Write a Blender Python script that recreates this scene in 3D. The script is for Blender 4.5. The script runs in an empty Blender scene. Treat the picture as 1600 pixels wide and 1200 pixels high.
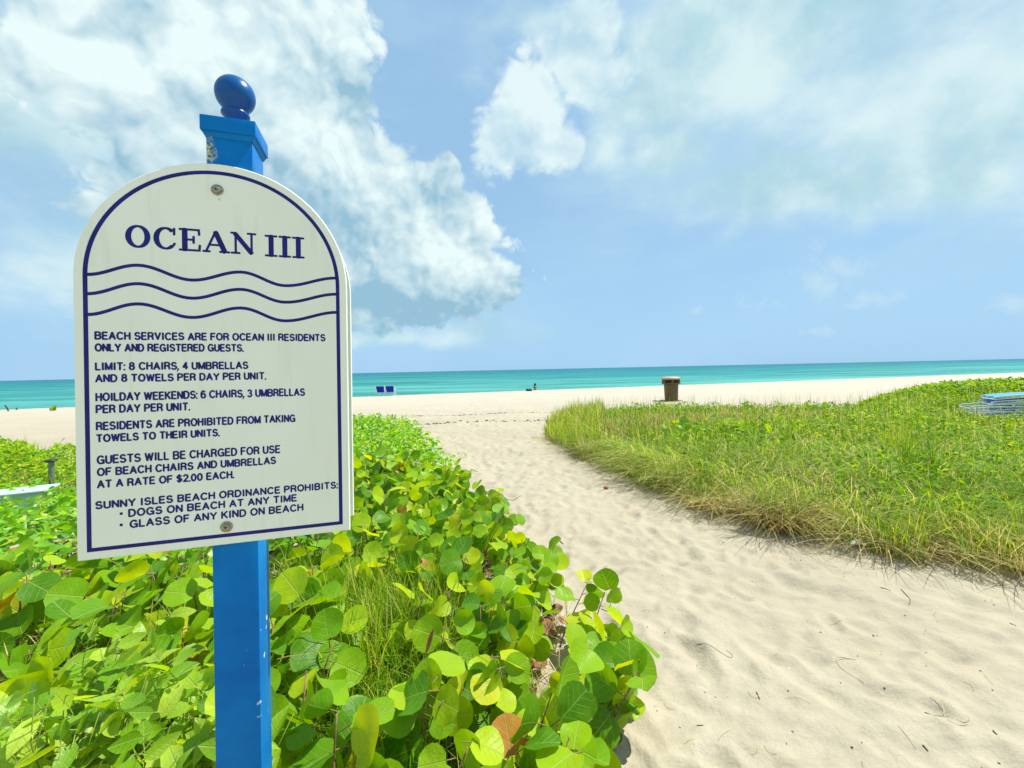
import bpy, math, random
import numpy as np
from mathutils import Matrix, Vector
from math import radians, sin, cos, pi, tau

rng = np.random.default_rng(11)
random.seed(5)
S = bpy.context.scene
COL = S.collection

# ------------------------------------------------------------------ camera
CAMH = 1.55
F, PITCH, ROLL, CY = 653.27, radians(.2943), radians(-1.2343), 581.10
_up0 = np.array([0, sin(PITCH), cos(PITCH)]); _r0 = np.array([1., 0, 0])
FW = np.array([0, cos(PITCH), -sin(PITCH)])
RT = _r0 * cos(ROLL) + _up0 * sin(ROLL)
UP = -_r0 * sin(ROLL) + _up0 * cos(ROLL)
cd = bpy.data.cameras.new('camera')
cd.sensor_fit = 'HORIZONTAL'; cd.sensor_width = 36; cd.lens = F / 1600 * 36
cd.shift_y = (CY - 600) / 1600
cd.clip_start = .02; cd.clip_end = 60000
cam = bpy.data.objects.new('camera', cd); COL.objects.link(cam)
cam.matrix_world = Matrix(((RT[0], UP[0], -FW[0], 0), (RT[1], UP[1], -FW[1], 0), (RT[2], UP[2], -FW[2], CAMH), (0, 0, 0, 1)))
S.camera = cam

def ray(px, py):
    return FW + RT * (px - 800) / F - UP * (py - CY) / F
def gp(px, py, h=0.):            # the ground (or height-h) point seen at a photo pixel
    d = ray(px, py); k = (h - CAMH) / d[2]
    return float(d[0] * k), float(d[1] * k)
def proj(P):
    P = np.asarray(P, float) - np.array([0, 0, CAMH])
    d = P @ FW
    return 800 + F * (P @ RT) / d, CY - F * (P @ UP) / d

# ------------------------------------------------------------------ render + light
S.view_settings.view_transform = 'Standard'; S.view_settings.look = 'None'
S.view_settings.exposure = .58; S.view_settings.gamma = 1
S.view_settings.use_curve_mapping = False
try:
    S.cycles.use_denoising = True
    S.cycles.max_bounces = 8; S.cycles.transparent_max_bounces = 6
    S.cycles.sample_clamp_indirect = 6
except Exception: pass
SUN_EL, SUN_AZ = radians(61), radians(66)     # azimuth measured from +Y (view) towards +X (right)
SKY_STRENGTH = .1
sd = Vector((cos(SUN_EL) * sin(SUN_AZ), cos(SUN_EL) * cos(SUN_AZ), sin(SUN_EL)))
sl = bpy.data.lights.new('sun', 'SUN'); sl.energy = 5.0; sl.angle = radians(.6); sl.color = (1, .965, .9)
so = bpy.data.objects.new('sun', sl); COL.objects.link(so); so.location = (0, 0, 30)
so.rotation_euler = sd.to_track_quat('Z', 'Y').to_euler()

def sky_world():
    W = bpy.data.worlds.new('World'); S.world = W; W.use_nodes = True
    nt = W.node_tree; nt.nodes.clear(); L = nt.links.new
    def nd(t, **k):
        n = nt.nodes.new(t)
        for a, b in k.items(): setattr(n, a, b)
        return n
    def put(n, i, v):
        if isinstance(v, bpy.types.NodeSocket): L(v, n.inputs[i])
        elif v is not None: n.inputs[i].default_value = v
    def M(op, a, b=None, c=None, clamp=False):
        n = nd('ShaderNodeMath', operation=op, use_clamp=clamp); put(n, 0, a); put(n, 1, b)
        if c is not None: put(n, 2, c)
        return n.outputs[0]
    def V(op, a, b=None, s=None):
        n = nd('ShaderNodeVectorMath', operation=op); put(n, 0, a); put(n, 1, b)
        if s is not None: put(n, 'Scale', s)
        return n.outputs['Value'] if op in ('LENGTH', 'DOT_PRODUCT', 'DISTANCE') else n.outputs[0]
    def SS(v, a, b):
        n = nd('ShaderNodeMapRange', interpolation_type='SMOOTHSTEP'); put(n, 0, v); put(n, 1, a); put(n, 2, b); return n.outputs[0]
    def mix(f, a, b):
        n = nd('ShaderNodeMix', data_type='RGBA'); put(n, 0, f); put(n, 6, a); put(n, 7, b); return n.outputs[2]
    sky = nd('ShaderNodeTexSky', sky_type='NISHITA', sun_disc=False, sun_elevation=SUN_EL, sun_rotation=SUN_AZ,
             altitude=0, air_density=1.0, dust_density=1.2, ozone_density=1.2)
    tc = nd('ShaderNodeTexCoord')
    D = V('NORMALIZE', tc.outputs['Generated'])
    sp = nd('ShaderNodeSeparateXYZ'); L(D, sp.inputs[0])
    x, y, z = sp.outputs
    ay = M('MAXIMUM', M('ABSOLUTE', y), .04)
    cb = nd('ShaderNodeCombineXYZ'); L(M('DIVIDE', x, ay), cb.inputs[0]); L(M('DIVIDE', z, ay), cb.inputs[1])
    UV = cb.outputs[0]
    def noise(vec, sc, det=6, ro=.55, off=(0, 0, 0)):
        n = nd('ShaderNodeTexNoise'); L(V('ADD', vec, off), n.inputs['Vector'])
        n.inputs['Scale'].default_value = sc; n.inputs['Detail'].default_value = det; n.inputs['Roughness'].default_value = ro
        return n
    def voro(vec, sc):
        n = nd('ShaderNodeTexVoronoi', feature='SMOOTH_F1'); L(vec, n.inputs['Vector']); n.inputs['Scale'].default_value = sc
        n.inputs['Smoothness'].default_value = .35
        return n.outputs['Distance']
    wcol = V('SCALE', V('SUBTRACT', noise(D, 6, 3, .5).outputs['Color'], (.5, .5, .5)), s=.10)
    def bil(vec, sc, amp):       # one octave of rounded billows
        n = M('ABSOLUTE', M('SUBTRACT', noise(vec, sc, 0).outputs['Fac'], .5))
        return M('MULTIPLY', n, amp * 3.2)
    def puffs(vec, octs):
        out = None
        for sc, a in octs:
            o_ = bil(V('ADD', vec, (sc * .37, sc * .11, sc * .73)), sc, a)
            out = o_ if out is None else M('ADD', out, o_)
        return out
    def blobs(lst, warp):
        out = None
        for (px, py, rx, ry) in lst:
            d = ray(px, py); c = (d[0] / d[1], d[2] / d[1], 0)
            v = V('MULTIPLY', V('SUBTRACT', warp, c), (F / rx, F / ry, 0))
            f = M('SUBTRACT', 1.0, V('LENGTH', v))
            if out is None: out = f
            else:
                n = nd('ShaderNodeMath', operation='SMOOTH_MAX'); L(out, n.inputs[0]); L(f, n.inputs[1]); n.inputs[2].default_value = .25
                out = n.outputs[0]
        return out
    wn = noise(D, 3.2, 5, .6, (3, 1, 7))
    UVw = V('ADD', UV, V('MULTIPLY', V('SUBTRACT', wn.outputs['Color'], (.5, .5, .5)), (.13, .13, 0)))
    main = blobs([(440, 70, 150, 150), (470, 190, 115, 130), (380, 300, 260, 190), (250, 60, 320, 160), (570, 330, 140, 120),
                  (645, 345, 95, 100), (700, 285, 30, 50), (722, 368, 58, 60), (640, 425, 180, 85), (735, 455, 85, 48), (450, 440, 260, 110)], UVw)
    sec = blobs([(825, 150, 62, 95), (795, 205, 62, 62), (835, 215, 75, 55), (882, 222, 28, 34), (915, 85, 62, 92), (870, 70, 40, 40)], UVw)
    small = blobs([(1302, 412, 60, 48), (1285, 445, 50, 26), (1190, 472, 60, 22), (1362, 462, 54, 22), (1340, 472, 48, 14), (1580, 468, 55, 24), (1275, 515, 35, 12), (1080, 478, 18, 10)], UVw)
    Dw = V('ADD', D, wcol)
    lo = ((5.5, .50), (12, .34), (26, .20), (52, .10))
    h0 = puffs(Dw, lo); h1 = puffs(V('ADD', Dw, (.012, .0, .016)), lo)
    base = M('SUBTRACT', M('ADD', h0, M('ADD', puffs(Dw, ((110, .06),)), M('MULTIPLY', noise(Dw, 34, 8, .68).outputs['Fac'], .30))), .50)
    cov1 = SS(M('ADD', main, M('MULTIPLY', base, .62)), .0, .17)
    cov2 = M('MULTIPLY', SS(M('ADD', sec, M('MULTIPLY', base, .8)), -.02, .38), .92)
    cov3 = M('MULTIPLY', SS(M('ADD', small, M('MULTIPLY', M('SUBTRACT', noise(D, 16, 9, .7, (2, 2, 2)).outputs['Fac'], .56), 4.6)), -.1, 1.0), .5)
    m0 = noise(Dw, 8, 4, .5, (5, 0, 3)).outputs['Fac']; m1 = noise(V('ADD', Dw, (.014, .0, .020)), 8, 4, .5, (5, 0, 3)).outputs['Fac']
    rel = M('ADD', M('MULTIPLY', M('SUBTRACT', h0, h1), .55), M('MULTIPLY', M('SUBTRACT', m0, m1), 3.2))
    big = noise(D, 4.5, 4, .5, (8, 2, 1)).outputs['Fac']
    big1 = noise(V('ADD', D, (.02, 0, .05)), 4.5, 4, .5, (8, 2, 1)).outputs['Fac']
    rel2 = M('MULTIPLY', M('SUBTRACT', big, big1), 2.6)
    # thick cloud base turns blue grey towards its flat underside
    under = SS(blobs([(650, 492, 230, 62), (560, 465, 150, 70), (560, 160, 60, 50), (200, 30, 100, 60)], UVw), -.1, .7)
    shade = M('ADD', M('ADD', M('ADD', rel, rel2), .64), M('MULTIPLY', under, -.48), clamp=True)
    K = .672 / SKY_STRENGTH
    def C(r, g, b): return (r * K, g * K, b * K, 1)
    cumcol = mix(shade, C(.31, .54, .69), C(.84, .98, .98))
    # soft veils
    n2 = noise(V('MULTIPLY', D, (1, 1, 1.7)), 3.6, 9, .6, (1, 5, 2)).outputs['Fac']
    veil = blobs([(1180, 30, 330, 190), (1480, 110, 380, 240), (1250, 300, 300, 70), (1500, 255, 190, 75), (1040, 235, 80, 50), (90, 140, 380, 260), (60, 380, 240, 160), (1010, 160, 90, 40),
                  (945, 225, 45, 55), (1240, 285, 60, 30), (900, 20, 160, 40), (620, 525, 220, 26), (1000, 60, 120, 90)], UVw)
    covb = M('MULTIPLY', SS(M('ADD', veil, M('MULTIPLY', M('SUBTRACT', n2, .5), 3.0)), -.2, .95), .86)
    n3 = noise(D, 5.5, 7, .55, (4, 4, 4)).outputs['Fac']
    veilcol = mix(SS(n3, .33, .64), C(.43, .68, .76), C(.76, .93, .93))
    # pale sea haze low down
    hz = M('MULTIPLY', SS(z, .42, -.02), .62)
    skyc = nd('ShaderNodeMix', data_type='RGBA', blend_type='MULTIPLY'); skyc.inputs[0].default_value = 1
    L(sky.outputs[0], skyc.inputs[6]); skyc.inputs[7].default_value = (.72, .74, .74, 1)
    n4 = M('MULTIPLY', SS(noise(V('MULTIPLY', D, (1, 1, 2.6)), 2.2, 6, .6, (9, 9, 1)).outputs['Fac'], .34, .66), .55)
    c = mix(.7, skyc.outputs[2], C(.38, .66, .95))
    c = mix(n4, c, C(.50, .74, .88))
    c = mix(hz, c, C(.39, .67, .95))
    c = mix(covb, c, veilcol)
    c = mix(cov3, c, C(.62, .80, .90))
    c = mix(cov2, c, mix(shade, C(.50, .72, .84), C(.82, .96, .97)))
    c = mix(cov1, c, cumcol)
    bg = nd('ShaderNodeBackground'); L(c, bg.inputs[0]); bg.inputs[1].default_value = SKY_STRENGTH
    o = nd('ShaderNodeOutputWorld'); L(bg.outputs[0], o.inputs[0])
    try: W.cycles.sampling_method = 'MANUAL'; W.cycles.sample_map_resolution = 512
    except Exception: pass
sky_world()

# ------------------------------------------------------------------ helpers
def tag(o, label=None, cat=None, group=None, kind=None):
    if label: o['label'] = label
    if cat: o['category'] = cat
    if group: o['group'] = group
    if kind: o['kind'] = kind
    return o
def empty(name, loc=(0, 0, 0), label=None, cat=None, group=None, rz=0):
    o = bpy.data.objects.new(name, None); COL.objects.link(o); o.location = loc; o.rotation_euler = (0, 0, rz)
    o.empty_display_size = .1
    return tag(o, label, cat, group)
def raw(name, verts, tris, mat=None, tint=None, uv=None, smooth=True, matidx=None):
    verts = np.asarray(verts, np.float32); tris = np.asarray(tris, np.int32)
    me = bpy.data.meshes.new(name)
    me.vertices.add(len(verts)); me.vertices.foreach_set('co', verts.ravel())
    n = len(tris); me.loops.add(n * 3); me.loops.foreach_set('vertex_index', tris.ravel())
    me.polygons.add(n); me.polygons.foreach_set('loop_start', np.arange(0, 3 * n, 3, dtype=np.int32))
    try: me.polygons.foreach_set('loop_total', np.full(n, 3, np.int32))
    except Exception: pass
    me.polygons.foreach_set('use_smooth', np.full(n, smooth))
    if matidx is not None: me.polygons.foreach_set('material_index', np.asarray(matidx, np.int32))
    if tint is not None:
        a = me.attributes.new('tint', 'FLOAT', 'POINT'); a.data.foreach_set('value', np.asarray(tint, np.float32))
    if uv is not None:
        u = me.uv_layers.new(name='leaf'); u.data.foreach_set('uv', np.asarray(uv, np.float32)[tris.ravel()].ravel())
    for m in (mat if isinstance(mat, (list, tuple)) else [mat]):
        if m: me.materials.append(m)
    me.update(calc_edges=True)
    return me
def link(name, me, parent=None, **k):
    o = bpy.data.objects.new(name, me); COL.objects.link(o)
    if parent: o.parent = parent
    return tag(o, **k)
class MB:
    """collects simple solids into one mesh"""
    def __init__(s): s.v = []; s.t = []; s.n = 0
    def add(s, v, t):
        v = np.asarray(v, float); s.v.append(v); s.t.append(np.asarray(t, int) + s.n); s.n += len(v); return s
    def box(s, x0, x1, y0, y1, z0, z1, b=.0, M=None):
        if b <= 0:
            v = [(x, y, z) for z in (z0, z1) for y in (y0, y1) for x in (x0, x1)]
            q = [(0, 2, 3, 1), (4, 5, 7, 6), (0, 1, 5, 4), (2, 6, 7, 3), (0, 4, 6, 2), (1, 3, 7, 5)]
            t = [f for a in q for f in ((a[0], a[1], a[2]), (a[0], a[2], a[3]))]
            if M is not None: v = [tuple(M @ Vector(p)) for p in v]
            return s.add(v, t)
        import bmesh
        bm = bmesh.new(); bmesh.ops.create_cube(bm, size=1)
        for q in bm.verts:
            q.co = Vector(((x0 + x1) / 2 + q.co.x * (x1 - x0), (y0 + y1) / 2 + q.co.y * (y1 - y0), (z0 + z1) / 2 + q.co.z * (z1 - z0)))
        bmesh.ops.bevel(bm, geom=bm.edges[:], offset=b, segments=2, affect='EDGES', profile=.6)
        bmesh.ops.triangulate(bm, faces=bm.faces[:])
        v = [tuple(M @ q.co if M is not None else q.co) for q in bm.verts]
        t = [[q.index for q in f.verts] for f in bm.faces]; bm.free()
        return s.add(v, t)
    def tube(s, pts, r, n=8, caps=True, flat=1.0, upv=(0, 0, 1)):
        pts = np.asarray(pts, float); k = len(pts); r = np.full(k, r) if np.isscalar(r) else np.asarray(r, float)
        tg = np.gradient(pts, axis=0); tg /= np.linalg.norm(tg, axis=1)[:, None] + 1e-12
        up = np.asarray(upv, float); vs = []
        for i in range(k):
            a = np.cross(tg[i], up)
            if np.linalg.norm(a) < 1e-3: a = np.cross(tg[i], (1, .01, 0))
            a /= np.linalg.norm(a); b = np.cross(a, tg[i])
            for j in range(n):
                w = tau * j / n; vs.append(pts[i] + r[i] * (a * cos(w) + b * sin(w) * flat))
        t = []
        for i in range(k - 1):
            for j in range(n):
                a, b = i * n + j, i * n + (j + 1) % n; c, d = a + n, b + n
                t += [(a, b, d), (a, d, c)]
        if caps:
            vs.append(pts[0]); vs.append(pts[-1]); c0, c1 = len(vs) - 2, len(vs) - 1
            for j in range(n):
                t.append((c0, (j + 1) % n, j)); t.append((c1, (k - 1) * n + j, (k - 1) * n + (j + 1) % n))
        return s.add(vs, t)
    def lathe(s, prof, n=32, c=(0, 0, 0)):
        vs = []; t = []
        for (r, z) in prof:
            for j in range(n):
                w = tau * j / n; vs.append((c[0] + r * cos(w), c[1] + r * sin(w), c[2] + z))
        for i in range(len(prof) - 1):
            for j in range(n):
                a, b = i * n + j, i * n + (j + 1) % n; d, e = a + n, b + n
                t += [(a, b, e), (a, e, d)]
        return s.add(vs, t)
    def mesh(s, name, mat, smooth=True, auto=None):
        me = raw(name, np.concatenate(s.v), np.concatenate(s.t), mat, smooth=smooth)
        if auto is not None:
            import bmesh
            bm = bmesh.new(); bm.from_mesh(me)
            for e in bm.edges:
                if len(e.link_faces) == 2 and e.calc_face_angle(0) > radians(auto): e.smooth = False
            bm.to_mesh(me); bm.free()
        return me
    def obj(s, name, mat, parent=None, smooth=True, auto=35, **k):
        return link(name, s.mesh(name, mat, smooth, auto), parent, **k)

# ------------------------------------------------------------------ materials
def mat(name, color=(.5, .5, .5), rough=.6, spec=.5, build=None, metal=0):
    m = bpy.data.materials.new(name); m.use_nodes = True; nt = m.node_tree
    b = nt.nodes['Principled BSDF']
    b.inputs['Base Color'].default_value = (*color, 1); b.inputs['Roughness'].default_value = rough
    b.inputs['Specular IOR Level'].default_value = spec; b.inputs['Metallic'].default_value = metal
    if build: build(G(nt), b)
    return m
class G:
    def __init__(s, nt): s.nt = nt; s.L = nt.links.new
    def nd(s, t, **k):
        n = s.nt.nodes.new(t)
        for a, b in k.items(): setattr(n, a, b)
        return n
    def put(s, n, i, v):
        if isinstance(v, bpy.types.NodeSocket): s.L(v, n.inputs[i])
        elif v is not None: n.inputs[i].default_value = v
    def M(s, op, a, b=None, clamp=False):
        n = s.nd('ShaderNodeMath', operation=op, use_clamp=clamp); s.put(n, 0, a); s.put(n, 1, b); return n.outputs[0]
    def V(s, op, a, b=None):
        n = s.nd('ShaderNodeVectorMath', operation=op); s.put(n, 0, a); s.put(n, 1, b)
        return n.outputs['Value'] if op in ('LENGTH', 'DISTANCE') else n.outputs[0]
    def SS(s, v, a, b, lo=0, hi=1):
        n = s.nd('ShaderNodeMapRange', interpolation_type='SMOOTHSTEP'); s.put(n, 0, v); s.put(n, 1, a); s.put(n, 2, b); s.put(n, 3, lo); s.put(n, 4, hi); return n.outputs[0]
    def mix(s, f, a, b, mode='MIX'):
        n = s.nd('ShaderNodeMix', data_type='RGBA', blend_type=mode); s.put(n, 0, f)
        for i, v in ((6, a), (7, b)): s.put(n, i, v if isinstance(v, bpy.types.NodeSocket) or len(v) == 4 else (*v, 1))
        return n.outputs[2]
    def noise(s, vec, sc, det=4, ro=.5):
        n = s.nd('ShaderNodeTexNoise'); s.L(vec, n.inputs['Vector']); n.inputs['Scale'].default_value = sc
        n.inputs['Detail'].default_value = det; n.inputs['Roughness'].default_value = ro; return n.outputs['Fac']
    def obj(s): return s.nd('ShaderNodeTexCoord').outputs['Object']
    def ramp(s, f, stops, interp='LINEAR'):
        n = s.nd('ShaderNodeValToRGB'); n.color_ramp.interpolation = interp; e = n.color_ramp.elements
        while len(e) < len(stops): e.new(.5)
        for i, (p, c) in enumerate(stops): e[i].position = p; e[i].color = (*c, 1)
        s.L(f, n.inputs[0]); return n.outputs[0]
    def bump(s, h, b, st=.3, dist=.01):
        n = s.nd('ShaderNodeBump'); n.inputs['Strength'].default_value = st; n.inputs['Distance'].default_value = dist
        s.L(h, n.inputs['Height']); s.L(n.outputs[0], b.inputs['Normal']); return n.outputs[0]

def b_sand(g, b):
    p = g.nd('ShaderNodeNewGeometry').outputs['Position']
    big = g.noise(p, .55, 5, .6); med = g.noise(p, 7, 5, .6); fine = g.M('ADD', g.M('MULTIPLY', g.noise(p, 300, 3, .8), .55), g.M('MULTIPLY', g.noise(p, 95, 4, .7), .45))
    c = g.mix(g.SS(big, .35, .65), (.375, .325, .232), (.420, .373, .272))
    c = g.mix(g.SS(med, .35, .70), c, g.mix(.6, c, (.31, .272, .192)))
    c = g.mix(g.SS(fine, .34, .60, 0, .85), g.mix(.6, c, (.27, .235, .175)), c)
    vo = g.nd('ShaderNodeTexVoronoi'); vo.inputs['Scale'].default_value = 120; g.L(p, vo.inputs['Vector'])
    sp = g.SS(vo.outputs['Distance'], .16, .10); sel = g.M('GREATER_THAN', g.nt.nodes[vo.name].outputs['Color'], .80)
    c = g.mix(g.M('MULTIPLY', sp, sel), c, (.22, .18, .13))
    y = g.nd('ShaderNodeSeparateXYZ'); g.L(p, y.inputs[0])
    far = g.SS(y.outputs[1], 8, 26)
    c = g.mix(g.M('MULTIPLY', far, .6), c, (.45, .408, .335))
    g.L(c, b.inputs['Base Color'])
    st = g.nd('ShaderNodeMapping'); st.inputs['Rotation'].default_value = (0, 0, radians(35)); st.inputs['Scale'].default_value = (1, 5, 1); g.L(p, st.inputs[0])
    h = g.M('ADD', g.M('MULTIPLY', fine, .10), g.M('ADD', g.M('MULTIPLY', g.noise(p, 30, 4, .6), .55), g.M('MULTIPLY', g.noise(st.outputs[0], 3, 3), .8)))
    g.bump(h, b, .6, .022)
SAND = mat('sand', rough=.95, spec=.15, build=b_sand)

def b_sea(g, b):
    p = g.nd('ShaderNodeNewGeometry').outputs['Position']
    sp = g.nd('ShaderNodeSeparateXYZ'); g.L(p, sp.inputs[0])
    off = g.M('SUBTRACT', sp.outputs[1], g.M('MULTIPLY', sp.outputs[0], .29))      # metres out from the shoreline
    mp = g.nd('ShaderNodeMapping'); mp.inputs['Rotation'].default_value = (0, 0, radians(-16)); mp.inputs['Scale'].default_value = (.25, 1, 1); g.L(p, mp.inputs[0])
    q = mp.outputs[0]
    patch = g.noise(q, .028, 9, .74)
    ln = g.M('ADD', g.M('LOGARITHM', g.M('MAXIMUM', off, 31), 10.), g.M('MULTIPLY', g.M('SUBTRACT', patch, .5), 2.0))
    fac = g.M('DIVIDE', g.M('SUBTRACT', ln, 1.45), 1.9, clamp=True)
    c = g.ramp(fac, [(0, (.12, .37, .30)), (.16, (.062, .285, .25)), (.36, (.022, .20, .20)), (.62, (.010, .135, .17)), (1, (.018, .115, .175))])  # farthest stop lightened: horizon haze put into the water colour
    w1 = g.noise(q, .075, 10, .78); w2 = g.noise(q, 2.6, 4, .6)
    c = g.mix(g.SS(w1, .36, .56, .62, 0), c, (.002, .085, .095)); c = g.mix(g.SS(w1, .52, .68, 0, .6), c, (.13, .36, .30))
    foam = g.SS(g.noise(q, .9, 7, .72), .665, .72)
    near = g.SS(off, 260, 60)
    c = g.mix(g.M('MULTIPLY', g.M('MULTIPLY', foam, near), .55), c, (.60, .66, .62))
    g.L(c, b.inputs['Base Color'])
    nb = g.bump(g.M('ADD', g.M('MULTIPLY', w1, 1.), g.M('MULTIPLY', w2, .25)), b, .8, .55)
    gl = g.nd('ShaderNodeBsdfGlossy'); gl.inputs['Roughness'].default_value = .22; gl.inputs['Color'].default_value = (.9, .95, 1, 1); g.L(nb, gl.inputs['Normal'])
    mx = g.nd('ShaderNodeMixShader'); mx.inputs[0].default_value = .10; g.L(b.outputs[0], mx.inputs[1]); g.L(gl.outputs[0], mx.inputs[2])
    g.L(mx.outputs[0], g.nt.nodes['Material Output'].inputs[0])
SEA = mat('sea_water', rough=.6, spec=.0, build=b_sea)

def leafmat(name, stops, tr=.42, rough=.42, veins=True, spec=.5):
    m = bpy.data.materials.new(name); m.use_nodes = True; nt = m.node_tree; g = G(nt)
    b = nt.nodes['Principled BSDF']; out = nt.nodes['Material Output']
    oi = g.nd('ShaderNodeObjectInfo').outputs['Random']
    at = g.nd('ShaderNodeAttribute', attribute_name='tint').outputs['Fac']
    r = g.M('FRACT', g.M('ADD', at, oi))
    c = g.ramp(r, stops)
    uv = g.nd('ShaderNodeUVMap', uv_map='leaf').outputs[0]
    n = g.noise(g.nd('ShaderNodeNewGeometry').outputs['Position'], 38, 4, .6)
    c = g.mix(g.SS(n, .3, .75, .0, .35), c, g.mix(.5, c, (.22, .30, .03)))
    if veins:
        s = g.nd('ShaderNodeSeparateXYZ'); g.L(uv, s.inputs[0])
        au = g.M('ABSOLUTE', s.outputs[0])
        mid = g.SS(au, .045, .012)
        ph = g.M('FRACT', g.M('ADD', g.M('MULTIPLY', g.M('SUBTRACT', s.outputs[1], g.M('MULTIPLY', au, .75)), 2.6), .3))
        lat = g.M('MULTIPLY', g.SS(g.M('ABSOLUTE', g.M('SUBTRACT', ph, .5)), .075, .02), g.SS(au, .95, .4))
        v = g.M('MAXIMUM', mid, g.M('MULTIPLY', lat, .75))
        c2 = g.mix(g.M('MULTIPLY', v, .55), c, (.34, .40, .12))
        brown = g.SS(g.noise(uv, 1.7, 5, .7), .68, .74)
        c2 = g.mix(g.M('MULTIPLY', brown, g.SS(g.V('LENGTH', uv), .55, 1.0, 0, .5)), c2, (.22, .13, .04))
        g.bump(g.M('ADD', g.M('MULTIPLY', v, -1.), g.M('MULTIPLY', g.noise(uv, 5, 2), .8)), b, .5, .004)
    else:
        c2 = c
    g.L(c2, b.inputs['Base Color']); b.inputs['Roughness'].default_value = rough; b.inputs['Specular IOR Level'].default_value = spec
    t = g.nd('ShaderNodeBsdfTranslucent'); hs = g.nd('ShaderNodeHueSaturation'); hs.inputs['Hue'].default_value = .472
    hs.inputs['Saturation'].default_value = 1.1; hs.inputs['Value'].default_value = 2.0; g.L(c2, hs.inputs['Color']); g.L(hs.outputs[0], t.inputs[0])
    mx = g.nd('ShaderNodeMixShader'); mx.inputs[0].default_value = tr
    g.L(b.outputs[0], mx.inputs[1]); g.L(t.outputs[0], mx.inputs[2]); g.L(mx.outputs[0], out.inputs[0])
    return m
GRAPE = leafmat('sea_grape_leaf', [(0, (.05, .18, .003)), (.25, (.11, .28, .003)), (.6, (.21, .39, .004)), (.9, (.36, .48, .006)), (.985, (.46, .47, .02)), (.996, (.50, .25, .02)), (1, (.36, .10, .03))], tr=.36, rough=.42, spec=.2)
OVATE = leafmat('ovate_leaf', [(0, (.10, .28, .006)), (.5, (.23, .42, .010)), (1, (.40, .52, .04))], tr=.40)
NAUP = leafmat('small_shrub_leaf', [(0, (.06, .24, .005)), (.5, (.14, .39, .006)), (.9, (.27, .48, .010)), (1, (.42, .46, .02))], tr=.40, veins=False)
MATLEAF = leafmat('dune_vine_leaf', [(0, (.06, .20, .005)), (.5, (.16, .34, .006)), (.9, (.30, .45, .015)), (1, (.46, .46, .08))], tr=.35, veins=False, spec=.15, rough=.6)
GRASS = leafmat('grass_blade', [(0, (.035, .14, .004)), (.40, (.11, .27, .006)), (.66, (.24, .38, .015)), (.78, (.48, .50, .09)), (1, (.62, .55, .24))], tr=.35, veins=False, rough=.55, spec=.2)
STRAW = leafmat('dry_grass', [(0, (.17, .11, .03)), (.5, (.42, .34, .12)), (1, (.68, .61, .28))], tr=.25, veins=False, rough=.6, spec=.2)
def b_stem(g, b):
    p = g.obj(); g.L(g.mix(g.SS(g.noise(p, 30), .35, .65), (.12, .055, .03), (.26, .16, .07)), b.inputs['Base Color'])
STEM = mat('woody_stem', rough=.8, build=b_stem)
PETI = mat('leaf_stalk', (.20, .14, .04), .6)
def b_dead(g, b):
    p = g.nd('ShaderNodeNewGeometry').outputs['Position']
    g.L(g.mix(g.SS(g.noise(p, 25, 4), .3, .7), (.12, .055, .03), (.30, .15, .075)), b.inputs['Base Color'])
DEAD = mat('dead_leaf', rough=.85, spec=.2, build=b_dead)
DEADRED = mat('dead_leaf_red', (.34, .10, .05), .7)

# ------------------------------------------------------------------ outlines of the planted ground (metres)
RIGHT = [(.72, 9.6), (.84, 8.6), (1.15, 7.6), (1.42, 6.2), (1.64, 5.35), (2.0, 4.75), (2.12, 4.45), (2.42, 4.1), (2.5, 3.72), (2.9, 3.5), (3.3, 3.3), (3.8, 3.12), (4.6, 2.95), (7, 2.8), (30, 6),
         (30, 16), (21, 19.6), (16.3, 17.8), (12.2, 14.6), (10.4, 12.6), (9.4, 11.9), (7.5, 12.3), (3.9, 12.8), (1.3, 12.2), (.9, 11.2)]
LEFT = [(.0, .72), (.12, 1.05), (.27, 1.5), (.45, 2.0), (.34, 2.55), (-.02, 3.05), (-.42, 4.0), (-.78, 5.2), (-1.15, 6.4), (-1.75, 8.2), (-2.4, 10.0), (-3.0, 11.2), (-4.5, 12.0), (-6.0, 10.5),
        (-6.4, 7.2), (-7.6, 6.9), (-9.9, 8.5), (-12, 8.5), (-16, 7.5), (-16, 0), (-3, .2), (-1.5, .72)]
def inside(P, poly):
    x, y = P[:, 0], P[:, 1]; r = np.zeros(len(P), bool); n = len(poly)
    for i in range(n):
        (x1, y1), (x2, y2) = poly[i], poly[(i + 1) % n]
        c = ((y1 > y) != (y2 > y)) & (x < (x2 - x1) * (y - y1) / (y2 - y1 + 1e-12) + x1); r ^= c
    return r
def edge_dist(P, poly):
    d = np.full(len(P), 1e9); n = len(poly)
    for i in range(n):
        a = np.array(poly[i]); b = np.array(poly[(i + 1) % n]); ab = b - a
        t = np.clip(((P[:, :2] - a) @ ab) / (ab @ ab), 0, 1)
        d = np.minimum(d, np.linalg.norm(P[:, :2] - (a + t[:, None] * ab), axis=1))
    return d

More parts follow.
